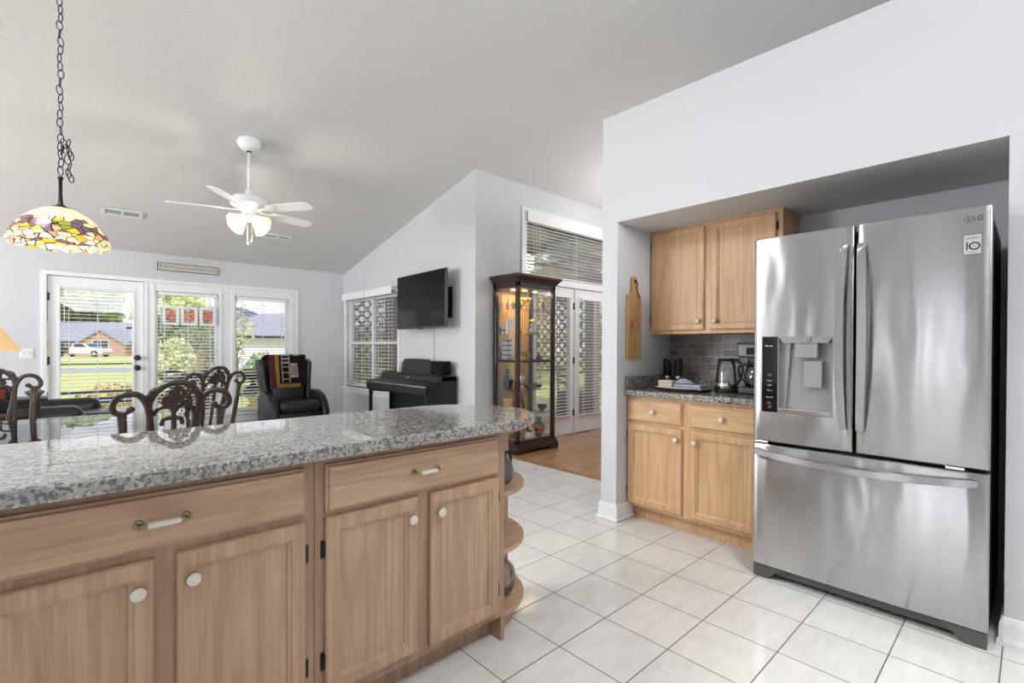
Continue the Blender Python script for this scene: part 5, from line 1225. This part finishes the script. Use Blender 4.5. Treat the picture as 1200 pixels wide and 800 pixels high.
def house(label, x, y, rz, w, d, h, rh, wall, roof, gable=None, group='houses across the street', garage=None, wins=(), hip=.35):
    t = thing('house', label, 'house', (x, y, -.17), rz, group)
    MB().box(-w/2, w/2, 0, d, 0, h).build('house_wall', wall, t)
    r_ = MB(); o = .5; bm = r_.bm
    v_ = [bm.verts.new(q) for q in ((-w/2-o, -o, h-.1), (w/2+o, -o, h-.1), (w/2+o, d+o, h-.1), (-w/2-o, d+o, h-.1), (-w/2+d*hip, d/2, h+rh), (w/2-d*hip, d/2, h+rh))]
    for f in ((0, 1, 5, 4), (1, 2, 5), (2, 3, 4, 5), (3, 0, 4), (3, 2, 1, 0)): bm.faces.new([v_[i] for i in f])
    r_.build('roof', roof, t); MB().box(-w/2-o, w/2+o, -o-.06, -o, h-.28, h-.08).build('fascia', 'greycase', t)
    if gable:
        gx, gw, gh = gable
        MB().prism([(gx-gw/2, 0), (gx+gw/2, 0), (gx+gw/2, h*.8), (gx, gh), (gx-gw/2, h*.8)], -1.6, 1.0, 'y').build('gable', 'brick', t)
        g_ = MB(); e = .5
        g_.prism([(gx-gw/2-e, h*.8-.25), (gx, gh), (gx+gw/2+e, h*.8-.25), (gx+gw/2+e, h*.8), (gx, gh+.25), (gx-gw/2-e, h*.8)], -1.9, 4, 'y'); g_.build('gable_roof', roof, t)
        wn_ = MB().box(gx-1.1, gx+1.1, -1.66, -1.6, .9, 2.2).build('window', 'white', t); MB().box(gx-1.0, gx-.05, -1.68, -1.66, 1.0, 2.1).box(gx+.05, gx+1.0, -1.68, -1.66, 1.0, 2.1).build('pane', 'carglass', wn_)
    for xx in wins: wn_ = MB().box(xx-.7, xx+.7, -.05, 0, .9, 2.1).build('window', 'white', t); MB().box(xx-.62, xx+.62, -.06, -.05, .98, 2.02).build('pane', 'carglass', wn_)
    if garage:
        gx, gw = garage
        gr = MB().box(gx-gw/2, gx+gw/2, -.06, 0, 0, 2.2, .01)
        for k in range(4): gr.box(gx-gw/2+.05, gx+gw/2-.05, -.085, -.06, .08+.54*k, .54*k+.55, .01)
        gr.build('garage_door', 'white', t)
    return t
house('long brick house with grey roof and gable across the street, seen through the glass door', 3.5, 91, -.72, 34, 12, 2.1, 2.9, 'brick', 'shingle', (2.4, 6.2, 3.5), wins=(-8, -4.5), hip=.1)
house('house with slate blue roof behind the red-character panels', 8.0, 46, -.72, 9, 9, 3.0, 1.9, 'siding', 'shingled', wins=(-2, 2))
house('pale house with white garage door seen through the far right window', 9.3, 32.5, -.72, 9.5, 8, 2.15, 1.55, 'siding', 'shingle', garage=(0.2, 4.8))

# pickup truck, local +x forward
tk = thing('pickup_truck', 'white pickup truck with a dark bed parked across the street', 'truck', (2.3, 82.6, -.17), -.72)
body = [(-.1, .42), (2.95, .42), (2.95, .85), (2.7, 1.02), (1.55, 1.12), (.75, 1.72), (-.55, 1.76), (-.85, 1.12), (-1.0, 1.12), (-1.0, .42)]
MB().prism(body, -.95, .95, 'y', .05).build('truck_body', 'carpaint', tk)
MB().prism([(-3.1, .5), (-1.02, .5), (-1.02, 1.14), (-3.1, 1.14)], -.93, .93, 'y', .04).build('truck_bed', 'greycase', tk)
for s in (-1, 1): MB().prism([(-.5, 1.16), (1.2, 1.16), (.62, 1.62), (-.42, 1.66)], s*.955-.006, s*.955+.006, 'y').build('side_window', 'carglass', tk)
MB().prism([(1.50, 1.14), (.80, 1.68), (.83, 1.70), (1.54, 1.16)], -.8, .8, 'y').build('windscreen', 'carglass', tk)
for x in (-2.2, 2.05):
    for s in (-1, 1):
        q = MB().cyl((x, s*.75, .40), (x, s*.98, .40), .40, 22).build('wheel', 'rubber', tk); MB().cyl((x, s*.97, .40), (x, s*.99, .40), .22, 14).build('hub_cap', 'chrome', q)
MB().box(2.9, 3.05, -.9, .9, .4, .62, .03).box(-3.2, -3.08, -.9, .9, .45, .62, .03).build('bumper', 'chrome', tk)
for s in (-1, 1): MB().box(2.9, 2.97, s*.7-.18, s*.7+.18, .72, .9, .03).build('headlamp', 'ceramic', tk)

tr_g = 'trees beyond the street'
tree('tree', 'tall green tree behind the brick house, left in the door glass', 'tree', 1, 112, 15, 6.5, .4, 'leaf', 6500, .62, tr_g, 2, 9)
tree('tree', 'broad yellow-green tree over the brick house roof, right in the door glass', 'tree', 14.5, 104, 13.5, 6.5, .4, 'leafy', 6500, .62, tr_g, 3, 9)
tree('tree', 'mid green tree between the two trees behind the brick house', 'tree', 4.5, 131, 15, 5, .4, 'leaf', 5000, .62, tr_g, 4, 8)
tree('tree', 'dark green tree behind the slate blue roofed house', 'tree', 4.6, 27.5, 3.4, 1.5, .14, 'leafd', 1800, .13, 'garden trees', 5)
bt = thing('bare_shrub', 'tall thin-branched shrub outside the middle window', 'shrub', (2.25, 12.2, -.17), 0, 'garden shrubs'); s_ = MB(); rnd = random.Random(9)
for k in range(22):
    a = rnd.random()*6.28; r_ = .2+.55*rnd.random(); h = 1.3+.75*rnd.random(); s_.tube(spline([(0, 0, .3), (r_*.35*math.cos(a), r_*.35*math.sin(a), .3+h*.5), (r_*math.cos(a), r_*math.sin(a), .3+h)], 3), [.008]*4+[.005]*3, 5)
s_.build('branches', P('pinkish_twigs', (178, 150, 134), .8), bt, True)
lf = MB(); crown(lf, (0, 0, 1.7), (.7, .7, .6), 260, .035, rnd); lf.build('foliage', 'leaf', bt)
MB().lathe([(0, 0), (.26, 0), (.36, .40), (.38, .46), (.33, .46), (.3, .38), (0, .36)], (0, 0, 0), 24).build('planter', 'terracotta', bt, True)
bush('pale yellow flowering shrub outside the middle window', 2.43, 16.5, .5, 1.5, 'leafp', 800, .08, 11)
bush('dark green shrub beyond the pale one in the middle window', 3.6, 20.5, .9, 2.0, 'leafd', 700, .09, 12)
bush('low rust-tinted shrub on the lawn outside the glass door', .95, 13.2, .75, .55, 'blossom', 600, .055, 13)
bush('green shrub before the white garage, left in the far right window', 4.05, 14.2, .5, 1.15, 'leaf', 600, .07, 14)
bush('green shrub before the white garage, behind the wing chair', 5.35, 14.2, .55, 1.1, 'leaf', 600, .07, 15)
bush('bright low shrub behind the yellow frame on the patio', 3.35, 11.9, .4, .62, 'leafy', 400, .06, 16)
tree('young_tree', 'slender pale-leaved young tree at the left edge of the far right window', 'tree', 3.75, 15.8, 2.9, .5, .04, 'leafy', 260, .07, 'garden trees', 17)
bush('dark green shrub outside the window beside the piano', 7.6, 15.8, 1.3, 2.0, 'leaf', 900, .10, 18)
bush('yellow-green shrub seen through the porch lattice', 13.4, 13.2, 1.4, 2.4, 'leafy', 900, .13, 19)
bush('broad green shrub beyond the porch doors', 12.6, 8.6, 1.3, 2.6, 'leaf', 900, .13, 20)
tree('tree', 'tall green tree beyond the porch corner', 'tree', 15.5, 15.0, 6.5, 2.8, .2, 'leaf', 1600, .17, 'garden trees', 21)
house('neighbouring house with grey roof seen between porch post and television', 15.0, 24.5, -1.0, 9, 8, 2.3, 1.7, 'brick', 'shingle', wins=(-2,))

# patio furniture
def patio_chair(label, x, y, rz):
    t = thing('patio_chair', label, 'patio chair', (x, y, -.08), rz, 'black iron patio chairs')
    MB().box(-.26, .26, -.24, .26, .40, .43, .008).build('seat', 'matteblack', t)
    fr_ = MB().tube(spline([(-.25, -.26, .42), (-.27, -.33, .70), (-.2, -.36, .86), (0, -.37, .90), (.2, -.36, .86), (.27, -.33, .70), (.25, -.26, .42)], 5), .016, 8); fr_.build('back_frame', 'matteblack', t, True)
    sl = MB()
    for k in range(15): xx = -.238+.034*k; sl.tube([(xx, -.27, .43), (-xx*.9, -.355, .86)], .008, 5)
    for z in (.48, .54, .60, .66, .72, .78): sl.tube([(-.255, -.27-.16*(z-.42)-.02, z), (.255, -.27-.16*(z-.42)-.02, z)], .007, 5)
    sl.build('back_mesh', 'matteblack', t, True)
    for s in (-1, 1):
        MB().tube(spline([(s*.27, -.28, .64), (s*.30, -.05, .66), (s*.30, .2, .63), (s*.28, .25, .42), (s*.29, .27, 0)], 5), .014, 8).build('arm', 'matteblack', t, True); MB().tube([(s*.24, -.24, .42), (s*.26, -.30, 0)], .014, 8).build('leg', 'matteblack', t, True)
    return t
patio_chair('black iron patio chair outside the middle window, left one', 1.22, 9.25, .1)
patio_chair('black iron patio chair outside the middle window, right one', 1.86, 9.35, -.1)
patio_chair('black iron patio chair behind the yellow frame outside the far right window', 2.55, 9.75, -.1)
pt = thing('patio_table', 'round black mesh patio table between the patio chairs', 'patio table', (2.2, 10.7, -.08))
MB().lathe([(0, .68), (.5, .68), (.52, .69), (.52, .71), (.5, .72), (0, .715)], (0, 0, 0), 32).build('table_top', 'matteblack', pt)
for k in range(4): a = PI/4+k*PI/2; MB().tube(spline([(.4*math.cos(a), .4*math.sin(a), .69), (.2*math.cos(a), .2*math.sin(a), .35), (.42*math.cos(a), .42*math.sin(a), 0)], 5), .016, 8).build('leg', 'matteblack', pt, True)
gb = thing('garden_bench', 'dark slatted bench outside the glass door', 'bench', (.42, 10.2, -.08))
for i in range(4): MB().box(-.62, .62, -.22+.11*i, -.13+.11*i, .38, .41, .003).build('seat_slat', 'greycase', gb)
for z in (.45, .54): MB().box(-.62, .62, -.26, -.23, z, z+.045, .003).build('back_slat', 'greycase', gb)
for x in (-.58, 0, .53): MB().box(x, x+.05, -.24, .22, 0, .38, .003).build('bench_leg', 'greycase', gb)
for x in (-.58, .53): MB().box(x, x+.05, -.27, -.22, .38, .60, .003).build('back_upright', 'greycase', gb)
yf_ = thing('lawn_ornament', 'yellow slanted two-bar frame with a triangular foot on the patio', 'lawn ornament', (2.42, 9.0, -.08))
MB().tube([(-.20, -.03, .18), (.25, .03, .66)], .022, 8).tube([(-.10, .05, .20), (.31, .08, .62)], .022, 8).build('slanted_bar', 'yellow', yf_, True)
for k in range(4): u = .15+.23*k; MB().cyl((-.20+.45*u, -.03+.06*u, .18+.48*u), (-.10+.41*u, .05+.03*u, .20+.42*u), .012, 6).build('cross_rung', 'yellow', yf_)
MB().prism([(-.10, .14), (.16, .14), (.02, .36)], -.06, .06, 'y', .008).build('triangular_foot', 'yellow', yf_)
MB().tube([(-.26, -.02, .10), (-.12, .0, .24)], .02, 8).tube([(-.22, .1, 0), (.0, 0, .18)], .02, 8).tube([(.22, .1, 0), (.08, 0, .18)], .02, 8).build('base_stay', 'yellow', yf_, True)
